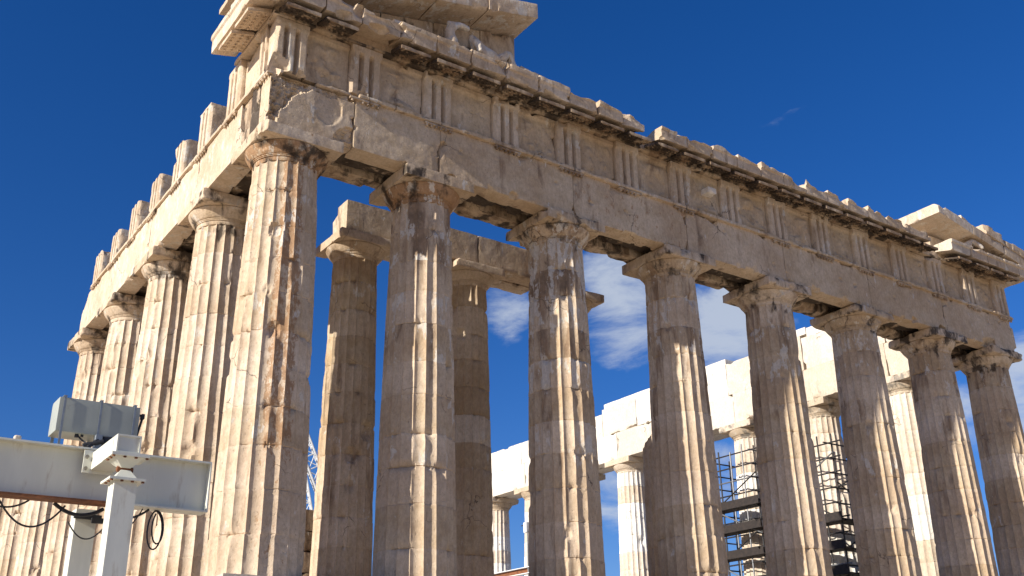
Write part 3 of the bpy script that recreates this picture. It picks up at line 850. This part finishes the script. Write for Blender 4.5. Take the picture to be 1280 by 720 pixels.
# ------------------------------------------------------------------ pediment remains
SL = 0.238
def raking(x0, x1, zb, th, seed, y0=-1.62, y1=0.2, sl=SL, name='raking_cornice', er=0.05, bites=(), res=(0.08, 0.1, 0.06), label=None, nchip=10, **kw):
    """a raking block: underside height zb at x0, sloping sl per metre"""
    def wp(V):
        V[:, 2] += (V[:, 0] - x0) * sl
        return V
    return slab(name, temple, (x0, y0, zb), (x1, y1, zb + th), seed, res, er, 0.05, bites, warp=wp, label=label, nchip=nchip, csize=1.4, **kw)
def zr(x): return 13.56 + SL * (x + 1.6)
for k, (a, b) in enumerate([(-1.58, -0.2), (-0.18, 1.3), (1.32, 3.15), (3.17, 4.75), (4.77, 6.42)]):
    raking(a, b, zr(a) - (0.12 if k == 0 else 0.0), 0.50 if k else 0.44, 880 + k * 3, y0=-1.60 + 0.02 * (k % 2), y1=0.5, er=0.03 if k > 2 else 0.09, nchip=2 if k == 4 else 10, tone=0.3 if k > 2 else 0.1, stain=0.2, flake=0.5, crust=0.15,
           label='clean cut broken end of the sloping pediment cornice' if k == 4 else None)
# sima lying on the corner
raking(-1.62, -0.4, 13.98, 0.16, 899, y0=-1.66, y1=1.25, er=0.05, name='gutter_block', tone=0.4, stain=0.1)
# tympanum wall behind
for k, (a, b) in enumerate([(0.4, 2.0), (2.02, 3.6), (3.62, 5.1), (5.12, 6.35)]):
    def wt_(V, a=a): 
        t_ = np.clip((V[:, 2] - 13.55) / 0.3, 0, 1)
        V[:, 2] = 13.52 + (V[:, 2] - 13.52) * (zr(V[:, 0]) - 13.54) / 0.6
        return V
    slab('tympanum_block', temple, (a, -0.62, 13.52), (b, -0.05, 14.12), 910 + k, 0.09, 0.03, 0.1, (), warp=wt_, stain=0.35, crust=0.3)
slab('tympanum_block', temple, (6.5, -0.62, 13.5), (7.3, -0.05, 14.52), 918, 0.06, 0.16, -0.1, (), tone=0.4, rough=0.05, flake=0.7)
slab('tympanum_block', temple, (7.3, -0.6, 13.5), (7.75, -0.1, 13.85), 919, 0.06, 0.16, -0.1, (), rough=0.05)
# right hand corner
SR = -0.178
raking(24.9, 27.0, 14.47, 0.42, 930, y0=-1.62, y1=0.95, sl=SR, er=0.05, nchip=4, tone=0.5, stain=0.08, flake=0.5, bites=[(24.85, -1.68, 14.95, 0.22)], fresh=0.15, label='pale broken slab of the sloping pediment cornice at the far corner')
raking(27.02, 29.0, 14.10, 0.42, 931, y0=-1.62, y1=0.6, sl=SR, er=0.06, tone=0.1, stain=0.3)
raking(29.02, 30.5, 13.74, 0.40, 932, y0=-1.62, y1=0.6, sl=SR, er=0.06, tone=0.1, stain=0.3)
raking(27.9, 29.2, 14.36, 0.44, 933, y0=-1.66, y1=-0.9, sl=SR, er=0.07, name='gutter_block', tone=0.1, stain=0.3, bites=[(29.2, -1.7, 14.7, 0.25)])
raking(29.22, 30.6, 14.12, 0.36, 934, y0=-1.66, y1=-0.9, sl=SR, er=0.09, name='gutter_block', tone=0.0, stain=0.3)
raking(26.45, 27.1, 14.60, 0.22, 935, y0=-1.58, y1=-1.1, sl=SR, er=0.14, name='lion_head_spout', tone=0.5, res=(0.05, 0.05, 0.05), rough=0.08)
slab('tympanum_block', temple, (25.6, -0.62, 13.52), (27.6, -0.05, 14.10), 940, 0.1, 0.06, 0.0, (), tone=0.2)
slab('tympanum_block', temple, (27.6, -0.62, 13.52), (29.4, -0.05, 13.80), 941, 0.1, 0.06, 0.0, (), tone=0.2)

# ------------------------------------------------------------------ north colonnade entablature (restored, mostly new marble)
nj = [HF] + [FY[k] for k in range(1, 11)]
for i in range(10):
    a, b = nj[i] + 0.003, nj[i + 1] - 0.004
    fr = 0.4 if i < 3 else [0.9, 0.7, 0.85, 0.6, 0.9, 0.75, 0.85][i - 3]
    slab('architrave_block', temple, (WX - HF, a, Z_A), (WX - 0.02, b, 11.45), 950 + i, (0.2, 0.13, 0.13), 0.04, 0.1, (), fresh=fr, tone=rnd.uniform(0.1, 0.7), stain=0.15, flake=0.2, crust=0.1, nchip=10, csize=1.6)
    slab('architrave_backing', temple, (WX + 0.02, a, Z_A), (WX + HF, b, 11.45), 970 + i, (0.2, 0.2, 0.2), 0.04, 0.1, (), fresh=fr, tone=0.5, stain=0.0)
topz = [(0.9, 3.6, 12.2), (3.62, 5.9, 12.55), (5.92, 7.9, 12.95), (7.92, 10.3, 13.10), (10.32, 12.55, 13.02), (12.57, 16.2, 13.02), (16.22, 19.2, 13.0), (19.22, 22.0, 12.98), (22.02, 26.2, 12.75), (26.22, 29.8, 12.78), (29.82, 34.0, 12.8), (34.02, 38.0, 12.8), (38.02, 42.2, 12.4)]
for k, (a, b, zt) in enumerate(topz):
    slab('frieze_backing', temple, (WX - HF + 0.03, a, 11.452), (WX + HF, b, zt), 1000 + k, (0.3, 0.12, 0.12), 0.05 if k > 3 else 0.12, 0.1, (), fresh=(0.9, 0.65, 0.8)[k % 3] if k > 3 else 0.35, tone=rnd.uniform(0.1, 0.7), stain=0.15, flake=0.2, nchip=10, csize=1.6)
for k, (a, b, z0, h) in enumerate([(5.9, 7.6, 12.95, 0.42), (7.62, 9.4, 13.10, 0.34), (12.6, 14.3, 13.02, 0.30), (16.4, 21.9, 13.0, 0.28)]):
    slab('cornice_block', temple, (WX - HF + 0.1, a, z0), (WX + HF + 0.1, b, z0 + h), 1020 + k, (0.3, 0.15, 0.1), 0.05, 0.1, (), fresh=0.85, tone=0.6, stain=0.0)

# ------------------------------------------------------------------ inner porch (pronaos)
porch = empty('inner_porch', (9.0, 5.2, 0.0), 'inner row of weathered columns with a broken stone lintel, standing behind the front columns', 'colonnade')
slab('step', porch, (3.0, 4.0, 0.004), (26.0, 6.6, 0.35), 1100, 0.4, 0.05, 0.1, (), tone=0.1)
slab('step', porch, (3.35, 4.35, 0.354), (25.7, 6.6, 0.70), 1101, 0.4, 0.05, 0.1, (), tone=0.1)
PX = [4.42, 8.35, 12.45, 16.6]
PY = 5.2
PN = 10.02
pcol = [dict(tvar=0.6, stain=0.35, flake=0.3, rust=0.1, crust=0.3, tone0=-0.2, chips=1.3, label='inner column with a dark brown scarred shaft', bites=[(4.75, 4.42, 4.75, 0.3), (4.2, 4.38, 4.0, 0.24)]),
        dict(tvar=0.7, stain=0.15, flake=0.2, rust=0.05, crust=0.1, tone0=-0.15, chips=1.0, fresh_at={5: 0.3}),
        dict(stain=0.4, flake=0.3, rust=0.1, crust=0.2, tone0=0.0)]
for i, kw in enumerate(pcol):
    column(porch, PX[i], PY, 1120 + 11 * i, z0=0.70, zn=PN, rb=0.83, rt_=0.66, aw=0.92, hcap=(0.32, 0.28), res_z=0.1, stain_lo=0, stain_hi=4, cap_kw=dict(crust=0.1, er=0.05, ech_wear=0.3), **kw)
column(porch, PX[3] - 0.45, PY - 0.4, 1170, z0=0.70, zn=PN, rb=0.83, rt_=0.66, ztop=6.3, cap=False, res_z=0.12, stain=0.15, tone0=0.2, broken_top=True, label='unfinished inner column without a capital')
za = PN + 0.60
slab('lintel_block', porch, (3.72, PY - 0.75, za), (8.33, PY - 0.1, za + 1.02), 1150, (0.07, 0.12, 0.07), 0.05, 0.1, [(3.7, PY - 0.9, za + 1.05, 0.12), (5.5, PY - 0.8, za + 1.05, 0.12)], stain=0.3, rust=0.1, tone=0.0)
slab('lintel_block', porch, (8.36, PY - 0.75, za), (11.6, PY - 0.1, za + 1.02), 1151, (0.07, 0.12, 0.07), 0.06, 0.1, [(11.6, PY - 0.5, za + 0.9, 0.7)], stain=0.3, rust=0.25, tone=0.0)
slab('lintel_backing', porch, (3.9, PY, za), (11.0, PY + 0.65, za + 0.98), 1152, (0.15, 0.15, 0.12), 0.12, 0.0, (), stain=0.4, crust=0.2)

# ------------------------------------------------------------------ broken columns further along the flank
b1 = column(None, 0.0, FY[5], 1200, ztop=6.6, cap=False, broken_top=True, stain=0.1, flake=0.4, tone0=0.4, chips=1.6, name='broken_column', res_z=0.12)
tag(b1, 'broken fluted column stump seen below the steel beam, nearer the post', 'column', 'broken columns')
b2 = column(None, 0.0, FY[6], 1220, ztop=7.2, cap=False, broken_top=True, stain=0.12, flake=0.4, tone0=0.3, chips=2.2, name='broken_column', res_z=0.12)
tag(b2, 'middle broken column stump near the left edge, seen under the steel beam', 'column', 'broken columns')

b3 = column(None, 0.0, FY[7], 1240, ztop=7.8, cap=False, broken_top=True, stain=0.12, flake=0.4, tone0=0.3, chips=1.6, name='broken_column', res_z=0.14)
tag(b3, 'farthest broken column stump, behind the leftmost one under the beam', 'column', 'broken columns')

# ------------------------------------------------------------------ ashlar wall fragment behind the corner column
wall = empty('wall_fragment', (4.6, 7.5, 0.0), 'small stack of brown stone blocks with rounded top right of the corner column', 'wall')
zz = 0.0
for k, (h, w0, w1) in enumerate([(0.62, 3.9, 5.6), (0.6, 3.95, 5.5), (0.6, 3.9, 5.55), (0.56, 3.98, 5.45), (0.62, 3.92, 5.5)]):
    bt = [(5.75, 7.0, zz + h + 0.15, 0.62)] if k == 4 else ()
    slab('wall_block', wall, (w0, 7.3, zz + (0.004 if k == 0 else 0.0)), (w1, 8.4, zz + h - 0.006), 1300 + k, 0.08, 0.06, 0.0, bt, tone=[0.0, -0.2, 0.3, -0.5, -0.2][k], stain=0.45, rust=0.15)
    zz += h

# ------------------------------------------------------------------ fragments of pediment sculpture
def lump(name, c, size, seed, mat, label, cat):
    V, F = stone(np.array(c) - np.array(size) / 2, np.array(c) + np.array(size) / 2, size[0] / 8, size[2] * 0.35, 0.02, 0, seed)
    o = make(name, G().add(V, F), mat, None, None, True, 60, tone=0.6, stain=0.0, rust=0.0, crust=0.0, flake=0.3, fresh=0.2)
    return tag(o, label, cat)

def skin(name, pts, edges, rad, label, cat, loc, seed, parent=None):
    me = bpy.data.meshes.new(name)
    me.from_pydata(pts, edges, [])
    o = bpy.data.objects.new(name, me)
    COL.objects.link(o)
    md = o.modifiers.new('s', 'SKIN'); md.use_smooth_shade = True
    sv = me.skin_vertices[0].data
    for i, r_ in enumerate(rad):
        sv[i].radius = r_ if isinstance(r_, tuple) else (r_, r_)
        sv[i].use_root = (i == 0)
    s2 = o.modifiers.new('d', 'SUBSURF'); s2.levels = 3; s2.render_levels = 3
    dg = bpy.context.evaluated_depsgraph_get()
    ev = o.evaluated_get(dg)
    m2 = bpy.data.meshes.new_from_object(ev)
    V = np.array([v.co[:] for v in m2.vertices]); F = [list(p.vertices) for p in m2.polygons]
    bpy.data.objects.remove(o); bpy.data.meshes.remove(me); bpy.data.meshes.remove(m2)
    V += 0.035 * np.stack([fbm(V, 4, 3, seed), fbm(V, 4, 3, seed + 1), fbm(V, 4, 3, seed + 2)], 1)
    V[:, 2] = np.maximum(V[:, 2], 0.0)
    ob = make(name, G().add(V + np.array(loc), F), M_MARBLE, None, np.array(loc), True, 60, tone=0.5, stain=0.1, rust=0.0, crust=0.15, flake=0.7, fresh=0.1)
    return tag(ob, label, cat)
skin('horse_head_statue', [(0, 0, 0.0), (0.02, 0, 0.3), (-0.06, 0, 0.55), (0.05, -0.02, 0.78), (0.32, -0.05, 0.84), (0.55, -0.07, 0.86), (-0.13, 0, 0.82)], [(0, 1), (1, 2), (2, 3), (3, 4), (4, 5), (3, 6)],
     [(0.34, 0.2), (0.2, 0.16), (0.15, 0.13), (0.15, 0.12), (0.11, 0.09), (0.08, 0.07), 0.05], 'broken marble horse head fragment rearing inside the left end of the pediment', 'statue', (3.75, -1.28, 13.53), 1400)
skin('reclining_statue', [(0, 0, 0.22), (-0.32, 0.02, 0.38), (-0.55, 0.04, 0.6), (-0.62, 0.03, 0.78), (0.28, -0.06, 0.30), (0.62, -0.05, 0.62), (0.80, -0.05, 0.22), (0.4, 0.14, 0.2), (0.95, 0.12, 0.2), (-0.5, -0.2, 0.42), (-0.45, -0.26, 0.15), (1.0, -0.08, 0.08), (1.35, 0.1, 0.1)],
     [(0, 1), (1, 2), (2, 3), (0, 4), (4, 5), (5, 6), (0, 7), (7, 8), (2, 9), (9, 10), (6, 11), (8, 12)], [0.2, 0.22, 0.2, 0.11, 0.16, 0.12, 0.09, 0.16, 0.12, 0.09, 0.07, 0.07, 0.08],
     'weathered marble reclining figure with one knee raised, beside the broken pediment end', 'statue', (5.0, -1.2, 13.53), 1420)
skin('horse_head_statue', [(0, 0, 0.05), (0.05, 0, 0.28), (0.22, -0.12, 0.42), (0.45, -0.26, 0.28), (0.62, -0.34, 0.14)], [(0, 1), (1, 2), (2, 3), (3, 4)], [(0.26, 0.2), (0.22, 0.17), (0.18, 0.14), (0.14, 0.11), (0.11, 0.09)],
     'pale marble horse head fragment drooping over the cornice at the far right pediment corner', 'statue', (27.0, -1.2, 13.53), 1440)

lump('marble_fragment', (2.35, -1.25, 13.64), (0.75, 0.4, 0.13), 31, M_MARBLE, 'flat marble fragment lying on the cornice left of the rearing horse head', 'stone')
lump('marble_fragment', (6.15, -1.3, 13.66), (0.34, 0.3, 0.22), 33, M_MARBLE, 'small marble lump on the cornice beyond the reclining figure', 'stone')

# ------------------------------------------------------------------ steel gantry in the foreground
BX0, BX1, BY, BZT, BH = -9.6, -4.57, -10.2, -0.14, 0.505
gantry = empty('steel_gantry', (-5.75, BY, -4.15), 'cream painted steel beam on posts with rusty underside, in front of the left columns', 'gantry')
def part(name, mat, shapes, parent=gantry, origin=None, sharp=30, label=None):
    g = G()
    for V, F in shapes: g.add(V, F)
    return make(name, g, mat, parent, origin, True, sharp, label)
FW = 0.11
part('beam', M_PAINT, [box((BX0, BY - 0.006, BZT - BH + 0.018), (BX1, BY + 0.006, BZT - 0.018)),
                       box((BX0, BY - FW, BZT - 0.018), (BX1, BY + FW, BZT))])
part('bottom_flange', M_RUST, [box((BX0, BY - FW, BZT - BH), (-5.46, BY + FW, BZT - BH + 0.0178))])
part('bottom_flange', M_PAINT, [box((-5.4595, BY - FW, BZT - BH), (BX1, BY + FW, BZT - BH + 0.0178))])
part('end_plate', M_PAINT, [box((BX1 + 0.0005, BY - FW, BZT - BH), (BX1 + 0.014, BY + FW, BZT))])
# stub beam towards the viewer, bolted with an end plate
SX0, SX1, SZ0, SZ1 = -5.72, -5.51, BZT - 0.215, BZT - 0.05
SY0 = BY - 0.98
sb = part('stub_beam', M_PAINT, [box((SX0, SY0, SZ1 - 0.016), (SX1, BY - 0.13, SZ1)), box((SX0, SY0, SZ0), (SX1, BY - 0.13, SZ0 + 0.016)), box((SX0, SY0 + 0.0, SZ0 + 0.0163), (SX0 + 0.014, BY - 0.13, SZ1 - 0.0163)),
                                 box((SX1 - 0.014, SY0, SZ0 + 0.0163), (SX1, BY - 0.13, SZ1 - 0.0163)), box((SX0 + 0.0143, SY0 + 0.012, SZ0 + 0.0163), (SX1 - 0.0143, SY0 + 0.03, SZ1 - 0.0163))])
part('bolted_plate', M_PAINT, [box((SX0 - 0.075, BY - 0.129, SZ0 - 0.03), (SX1 + 0.03, BY - 0.112, SZ1 + 0.02))])
for bx in (-0.05,):
    for bz in (0.03, 0.14):
        V, F = tube((SX0 + bx, BY - 0.1295, SZ0 - 0.02 + bz), (SX0 + bx, BY - 0.15, SZ0 - 0.02 + bz), 0.018, 6)
        part('bolt', M_BOLT, [(V, F)])
# post with hinged bearing
PXc, PYc, PW = -5.59, SY0 + 0.14, 0.098
ptop = SZ0 - 0.215
post = part('post', M_PAINT, [box((PXc - PW, PYc - PW, -4.3), (PXc + PW, PYc + PW, ptop - 0.024))], sharp=30)
def plate(z, w, h, mat=M_PAINT):
    return part('bearing_plate', mat, [box((PXc - w, PYc - w, z), (PXc + w, PYc + w, z + h))])
p1 = plate(ptop - 0.0235, 0.155, 0.022)
p2 = plate(SZ0 - 0.028, 0.165, 0.0275)
def pyramid(zb, wb, zt, wt2):
    V = [(PXc - wb, PYc - wb, zb), (PXc + wb, PYc - wb, zb), (PXc + wb, PYc + wb, zb), (PXc - wb, PYc + wb, zb), (PXc - wt2, PYc - wt2, zt), (PXc + wt2, PYc - wt2, zt), (PXc + wt2, PYc + wt2, zt), (PXc - wt2, PYc + wt2, zt)]
    return V, [[0, 3, 2, 1], [4, 5, 6, 7], [0, 1, 5, 4], [1, 2, 6, 5], [2, 3, 7, 6], [3, 0, 4, 7]]
part('hinge_block', M_PAINT, [pyramid(ptop - 0.001, 0.10, ptop + 0.085, 0.04)])
part('hinge_block', M_PAINT, [pyramid(ptop + 0.105, 0.04, SZ0 - 0.0285, 0.13)])
part('hinge_pin', M_RUST, [tube((PXc - 0.07, PYc, ptop + 0.095), (PXc + 0.07, PYc, ptop + 0.095), 0.026, 12)])
for pz, pw in ((ptop - 0.036, 0.135), (SZ0 - 0.041, 0.145)):
    for k in range(4):
        part('bolt', M_RUST, [tube((PXc - pw + k * pw * 2 / 3, PYc - pw, pz), (PXc - pw + k * pw * 2 / 3, PYc - pw, pz + 0.011), 0.014, 6)])
    for k in range(1, 3):
        part('bolt', M_RUST, [tube((PXc - pw, PYc - pw + k * pw * 2 / 3, pz), (PXc - pw, PYc - pw + k * pw * 2 / 3, pz + 0.011), 0.014, 6)])
part('rear_post', M_PAINT, [box((-5.64, -9.62, -4.3), (-5.44, -9.42, BZT - BH + 0.05))], label='rear post in shade under the beam')
part('rear_post', M_PAINT, [box((-9.4, -9.62, -4.3), (-9.16, -9.38, BZT - BH + 0.05))])
part('clamp', M_RUBBER, [box((-5.66, -9.66, BZT - BH - 0.05), (-5.40, -9.6205, BZT - BH - 0.005)), box((-5.50, -9.70, BZT - BH - 0.09), (-5.39, -9.6605, BZT - BH - 0.04))])
lump('stone_chip', (-6.38, BY - 0.03, BZT + 0.028), (0.075, 0.07, 0.055), 5, M_MARBLE, 'small pale stone chip lying on top of the steel beam at the left edge', 'stone')

# grey equipment box on straps above the beam
eb = empty('equipment_box', (-5.9, BY + 0.2, BZT), 'grey metal equipment box on upright straps, mounted above the steel beam', 'box')
EX0, EX1, EY0, EY1, EZ0, EZ1 = -6.06, -5.29, BY + 0.02, BY + 0.34, BZT + 0.155, BZT + 0.495
def bevel_box(lo, hi, b):
    V, F = stone(lo, hi, ((hi[0] - lo[0]) / 10, (hi[1] - lo[1]) / 8, (hi[2] - lo[2]) / 8), b, 0, 1, 1, (), 0.0)
    return V, F
part('housing', M_HOUSING, [bevel_box((EX0, EY0, EZ0), (EX1, EY1, EZ1), 0.014)], eb)
for sx in (-6.01, -5.67, -5.345):
    part('strap', M_GALV, [box((sx - 0.011, EY0 - 0.012, BZT + 0.0), (sx + 0.011, EY0 - 0.0065, EZ1 + 0.008)), box((sx - 0.016, EY0 - 0.012, EZ1 + 0.008), (sx + 0.016, EY1 + 0.012, EZ1 + 0.013)),
                           box((sx - 0.016, EY1 + 0.0065, BZT), (sx + 0.016, EY1 + 0.012, EZ1 + 0.008))], eb)
part('cable_gland', M_RUBBER, [tube((-5.85, EY0 + 0.05, EZ0 - 0.03), (-5.85, EY0 + 0.05, EZ0 + 0.002), 0.018, 10), tube((-5.80, EY0 + 0.05, EZ0 - 0.02), (-5.80, EY0 + 0.05, EZ0 + 0.002), 0.014, 10)], eb)
part('foot_bracket', M_GALV, [box((EX0 + 0.05, EY0 + 0.05, BZT + 0.001), (EX1 - 0.02, EY0 + 0.09, BZT + 0.03)), box((-5.69, EY0 - 0.05, BZT + 0.001), (-5.63, EY0 + 0.05, EZ0))], eb)
part('side_handle', M_RUBBER, [tube((EX1 + 0.001, EY0 + 0.08, EZ1 - 0.06), (EX1 + 0.055, EY0 + 0.08, EZ1 - 0.07), 0.012), tube((EX1 + 0.05, EY0 + 0.08, EZ1 - 0.065), (EX1 + 0.012, EY0 + 0.08, EZ0 + 0.07), 0.012),
                               box((EX1 + 0.001, EY0 + 0.05, EZ0 + 0.01), (EX1 + 0.04, EY0 + 0.12, EZ0 + 0.05)), box((EX1 + 0.03, EY0 + 0.05, EZ1 - 0.1), (EX1 + 0.06, EY0 + 0.11, EZ1 - 0.05))], eb)
part('junction_block', M_RUBBER, [bevel_box((-5.62, EY0 - 0.03, BZT + 0.002), (-5.44, EY0 + 0.12, EZ0 + 0.0), 0.02), tube((-5.80, EY0 - 0.05, BZT + 0.03), (-5.62, EY0 - 0.06, BZT + 0.09), 0.022), tube((-5.76, EY0 - 0.07, BZT + 0.012), (-5.66, EY0 - 0.03, BZT + 0.11), 0.02)], eb)

# cables
def arc(p0, p1, sag, n=18, sway=0.0):
    p0 = np.array(p0, float); p1 = np.array(p1, float)
    return [p0 + (p1 - p0) * t + np.array([0, sway * math.sin(math.pi * t), -sag * 4 * t * (1 - t)]) for t in np.linspace(0, 1, n)]
ub = BZT - BH
def cable(P, r, label):
    o = make('cable', G().add(*path_tube(P, r)), M_RUBBER, None, np.array(P[0]), True, 60)
    return tag(o, label, 'cable', 'black cables on the steel beam')
cable(arc((-6.46, BY, ub - 0.004), (-5.86, BY + 0.05, ub - 0.03), 0.235), 0.009, 'long thin black cable sagging low under the left part of the beam')
cable(arc((-6.5, BY + 0.06, ub - 0.06), (-6.18, BY + 0.05, ub - 0.01), 0.05), 0.009, 'short black cable drooping at the far left end under the beam')
cable(arc((-5.95, BY + 0.12, ub + 0.0), (-5.5, BY + 0.1, ub - 0.02), 0.085), 0.018, 'thick black cable drooping over the rear post under the beam')
cable(arc((-5.72, BY + 0.5, ub - 0.10), (-5.4, BY + 0.45, ub - 0.15), 0.13), 0.007, 'thin black cable passing behind the front post')
cable(arc((-5.42, BY + 0.02, ub - 0.09), (-5.1, BY + 0.0, ub - 0.004), 0.05), 0.011, 'thick short black cable sagging just right of the front post')
cable(arc((-5.42, BY + 0.03, ub - 0.20), (-5.16, BY + 0.0, ub - 0.004), 0.10), 0.006, 'thin black cable sagging just right of the front post')
lp = []
for t in np.linspace(0, 1, 40):
    a = t * 2 * math.pi * 1.9
    lp.append((-5.04 + 0.085 * math.sin(a) * (1 - 0.35 * t) + 0.05 * t, BY + 0.02 * math.cos(a), ub - 0.006 - 0.165 * (1 - math.cos(a)) * (1.05 + 0.1 * math.sin(t * 5))))
cable(lp, 0.008, 'black cable hanging in two long loops under the right end of the beam')
cable(arc((-5.85, EY0 + 0.05, EZ0 + 0.002), (-5.70, EY0 - 0.06, BZT + 0.05), 0.03), 0.009, 'short black cable curving out beneath the grey equipment box')

# ------------------------------------------------------------------ scaffolds round two north columns
def scaffold(cx, cy, seed, label, decks, ztop):
    rr = random.Random(seed)
    sc = empty('scaffold', (cx, cy, 0.004), label, 'scaffold', 'scaffolds round the north columns')
    a = 1.45
    cs = [(-a, -a), (a, -a), (a, a), (-a, a)]
    mids = [(0, -a), (-a, 0), (-a, -a / 2), (-a, a / 2), (0, a)]
    for sx, sy in cs + mids:
        make('standard', G().add(*tube((cx + sx, cy + sy, 0.004), (cx + sx, cy + sy, ztop + rr.uniform(-0.2, 0.5)), 0.036, 8)), rr.choice([M_TUBE, M_TUBE, M_TUBE, M_TUBE2]), sc)
    z = 0.9
    k = 0
    while z < ztop:
        for i in range(4):
            p, q = cs[i], cs[(i + 1) % 4]
            ex = rr.uniform(0.1, 0.55)
            d = np.array([q[0] - p[0], q[1] - p[1]]) / (2 * a)
            make('ledger', G().add(*tube((cx + p[0] - d[0] * ex, cy + p[1] - d[1] * ex, z + 0.07 * (i % 2)), (cx + q[0] + d[0] * ex, cy + q[1] + d[1] * ex, z + 0.07 * (i % 2)), 0.034, 8)), rr.choice([M_TUBE] * 6 + [M_TUBE2]), sc)
        if k % 2 == 0 and z + 1.5 < ztop:
            for i in (0, 3):
                p, q = cs[i], cs[(i + 1) % 4]
                if k % 4: p, q = q, p
                make('brace', G().add(*tube((cx + p[0] * 1.03, cy + p[1] * 1.03, z), (cx + q[0] * 1.03, cy + q[1] * 1.03, z + 1.5), 0.03, 8)), rr.choice([M_TUBE, M_TUBE2]), sc)
        z += 0.62; k += 1
    for z in decks:
        for (x0, x1, y0, y1) in ((-a - 0.25, -0.97, -a - 0.2, a + 0.2), (-0.96, 0.96, -a - 0.25, -0.97), (0.97, a + 0.25, -a - 0.2, a + 0.2)):
            g = G()
            nb = 3
            if (x1 - x0) < (y1 - y0):
                for b in range(nb):
                    w = (x1 - x0) / nb
                    g.add(*box((cx + x0 + b * w + 0.01, cy + y0 + rr.uniform(-0.15, 0.15), z), (cx + x0 + (b + 1) * w - 0.01, cy + y1, z + 0.05)))
            else:
                for b in range(nb):
                    w = (y1 - y0) / nb
                    g.add(*box((cx + x0, cy + y0 + b * w + 0.01, z), (cx + x1, cy + y0 + (b + 1) * w - 0.01, z + 0.05)))
            make('platform', g, M_PLANK, sc, None, False)
        for (x0, x1, y0, y1) in ((-a - 0.28, -a - 0.255, -a - 0.2, a + 0.2), (-0.96, 0.96, -a - 0.28, -a - 0.255)):
            make('toe_board', G().add(*box((cx + x0, cy + y0, z + 0.002), (cx + x1, cy + y1, z + 0.36))), M_PLANK, sc, None, False)
    return sc
scaffold(WX, FY[3], 3, 'dark tube scaffold with plank decks between the fourth and fifth front columns', (5.9, 4.85, 3.7), 8.6)
scaffold(WX, FY[2], 4, 'dark tube scaffold seen between the fifth and sixth front columns', (4.5, 3.4, 2.4), 8.2)

# ------------------------------------------------------------------ crane
crane = empty('crane', (17.6, 30.0, 0.004), 'white lattice crane boom slanting up behind the corner column', 'crane')
def lattice(name, p0, p1, w, n, r=0.05):
    p0 = np.array(p0, float); p1 = np.array(p1, float)
    d = (p1 - p0) / np.linalg.norm(p1 - p0)
    a = np.cross(d, (0.3, 1, 0.1)); a /= np.linalg.norm(a); b = np.cross(d, a)
    g = G()
    cc = [a * w / 2 + b * w / 2, -a * w / 2 + b * w / 2, -a * w / 2 - b * w / 2, a * w / 2 - b * w / 2]
    for c in cc: g.add(*tube(p0 + c, p1 + c, r, 6))
    for k in range(n):
        q0 = p0 + (p1 - p0) * k / n; q1 = p0 + (p1 - p0) * (k + 1) / n
        for i in range(4):
            g.add(*tube(q0 + cc[i], q1 + cc[(i + 1) % 4], r * 0.55, 5))
            g.add(*tube(q0 + cc[i], q0 + cc[(i + 1) % 4], r * 0.45, 5))
    return make(name, g, M_CRANE, crane, None, True, 40)
lattice('boom', (18.2, 30.0, 2.2), (12.7, 30.0, 13.5), 0.62, 18, 0.055)
lattice('mast', (16.2, 30.4, 0.6), (13.85, 30.4, 9.9), 0.5, 14, 0.05)
make('base', G().add(*bevel_box((15.4, 28.9, 0.004), (18.9, 31.3, 1.1), 0.08)), M_CRANE, crane)
make('cab', G().add(*bevel_box((16.6, 29.1, 1.104), (18.6, 30.9, 2.6), 0.1)), M_CRANE, crane)

# ------------------------------------------------------------------ small things on the north side
sbm = empty('steel_beam', (24.0, 25.0, 4.2), 'short white steel beam with a rusty end, low behind the third front column', 'beam')
sbm.location.z = 4.1; WP[sbm.name][2] = 4.1
make('flange', G().add(*box((23.9, 22.9, 4.42), (24.25, 27.6, 4.46))).add(*box((23.9, 22.9, 4.12), (24.25, 27.6, 4.16))), M_CRANE, sbm, None, False)
make('web', G().add(*box((24.06, 22.9, 4.1605), (24.09, 27.6, 4.4195))), M_RUST, sbm, None, False)
for y_ in (23.4, 27.0):
    make('prop', G().add(*tube((24.07, y_, 0.004), (24.07, y_, 4.119), 0.06)), M_TUBE2, sbm)
fl = empty('floodlight', (24.0, 23.9, 0.004), 'small pale floodlight on a pole peeping out left of the third front column', 'lamp')
make('pole', G().add(*tube((24.0, 23.75, 0.004), (24.0, 23.75, 6.3), 0.04)), M_TUBE2, fl)
make('lamp_head', G().add(*bevel_box((23.9, 23.72, 6.2), (24.1, 24.0, 6.75), 0.03)), M_CRANE, fl)
make('bracket', G().add(*box((23.98, 24.001, 6.6), (24.02, 24.3, 6.64))), M_TUBE, fl, None, False)
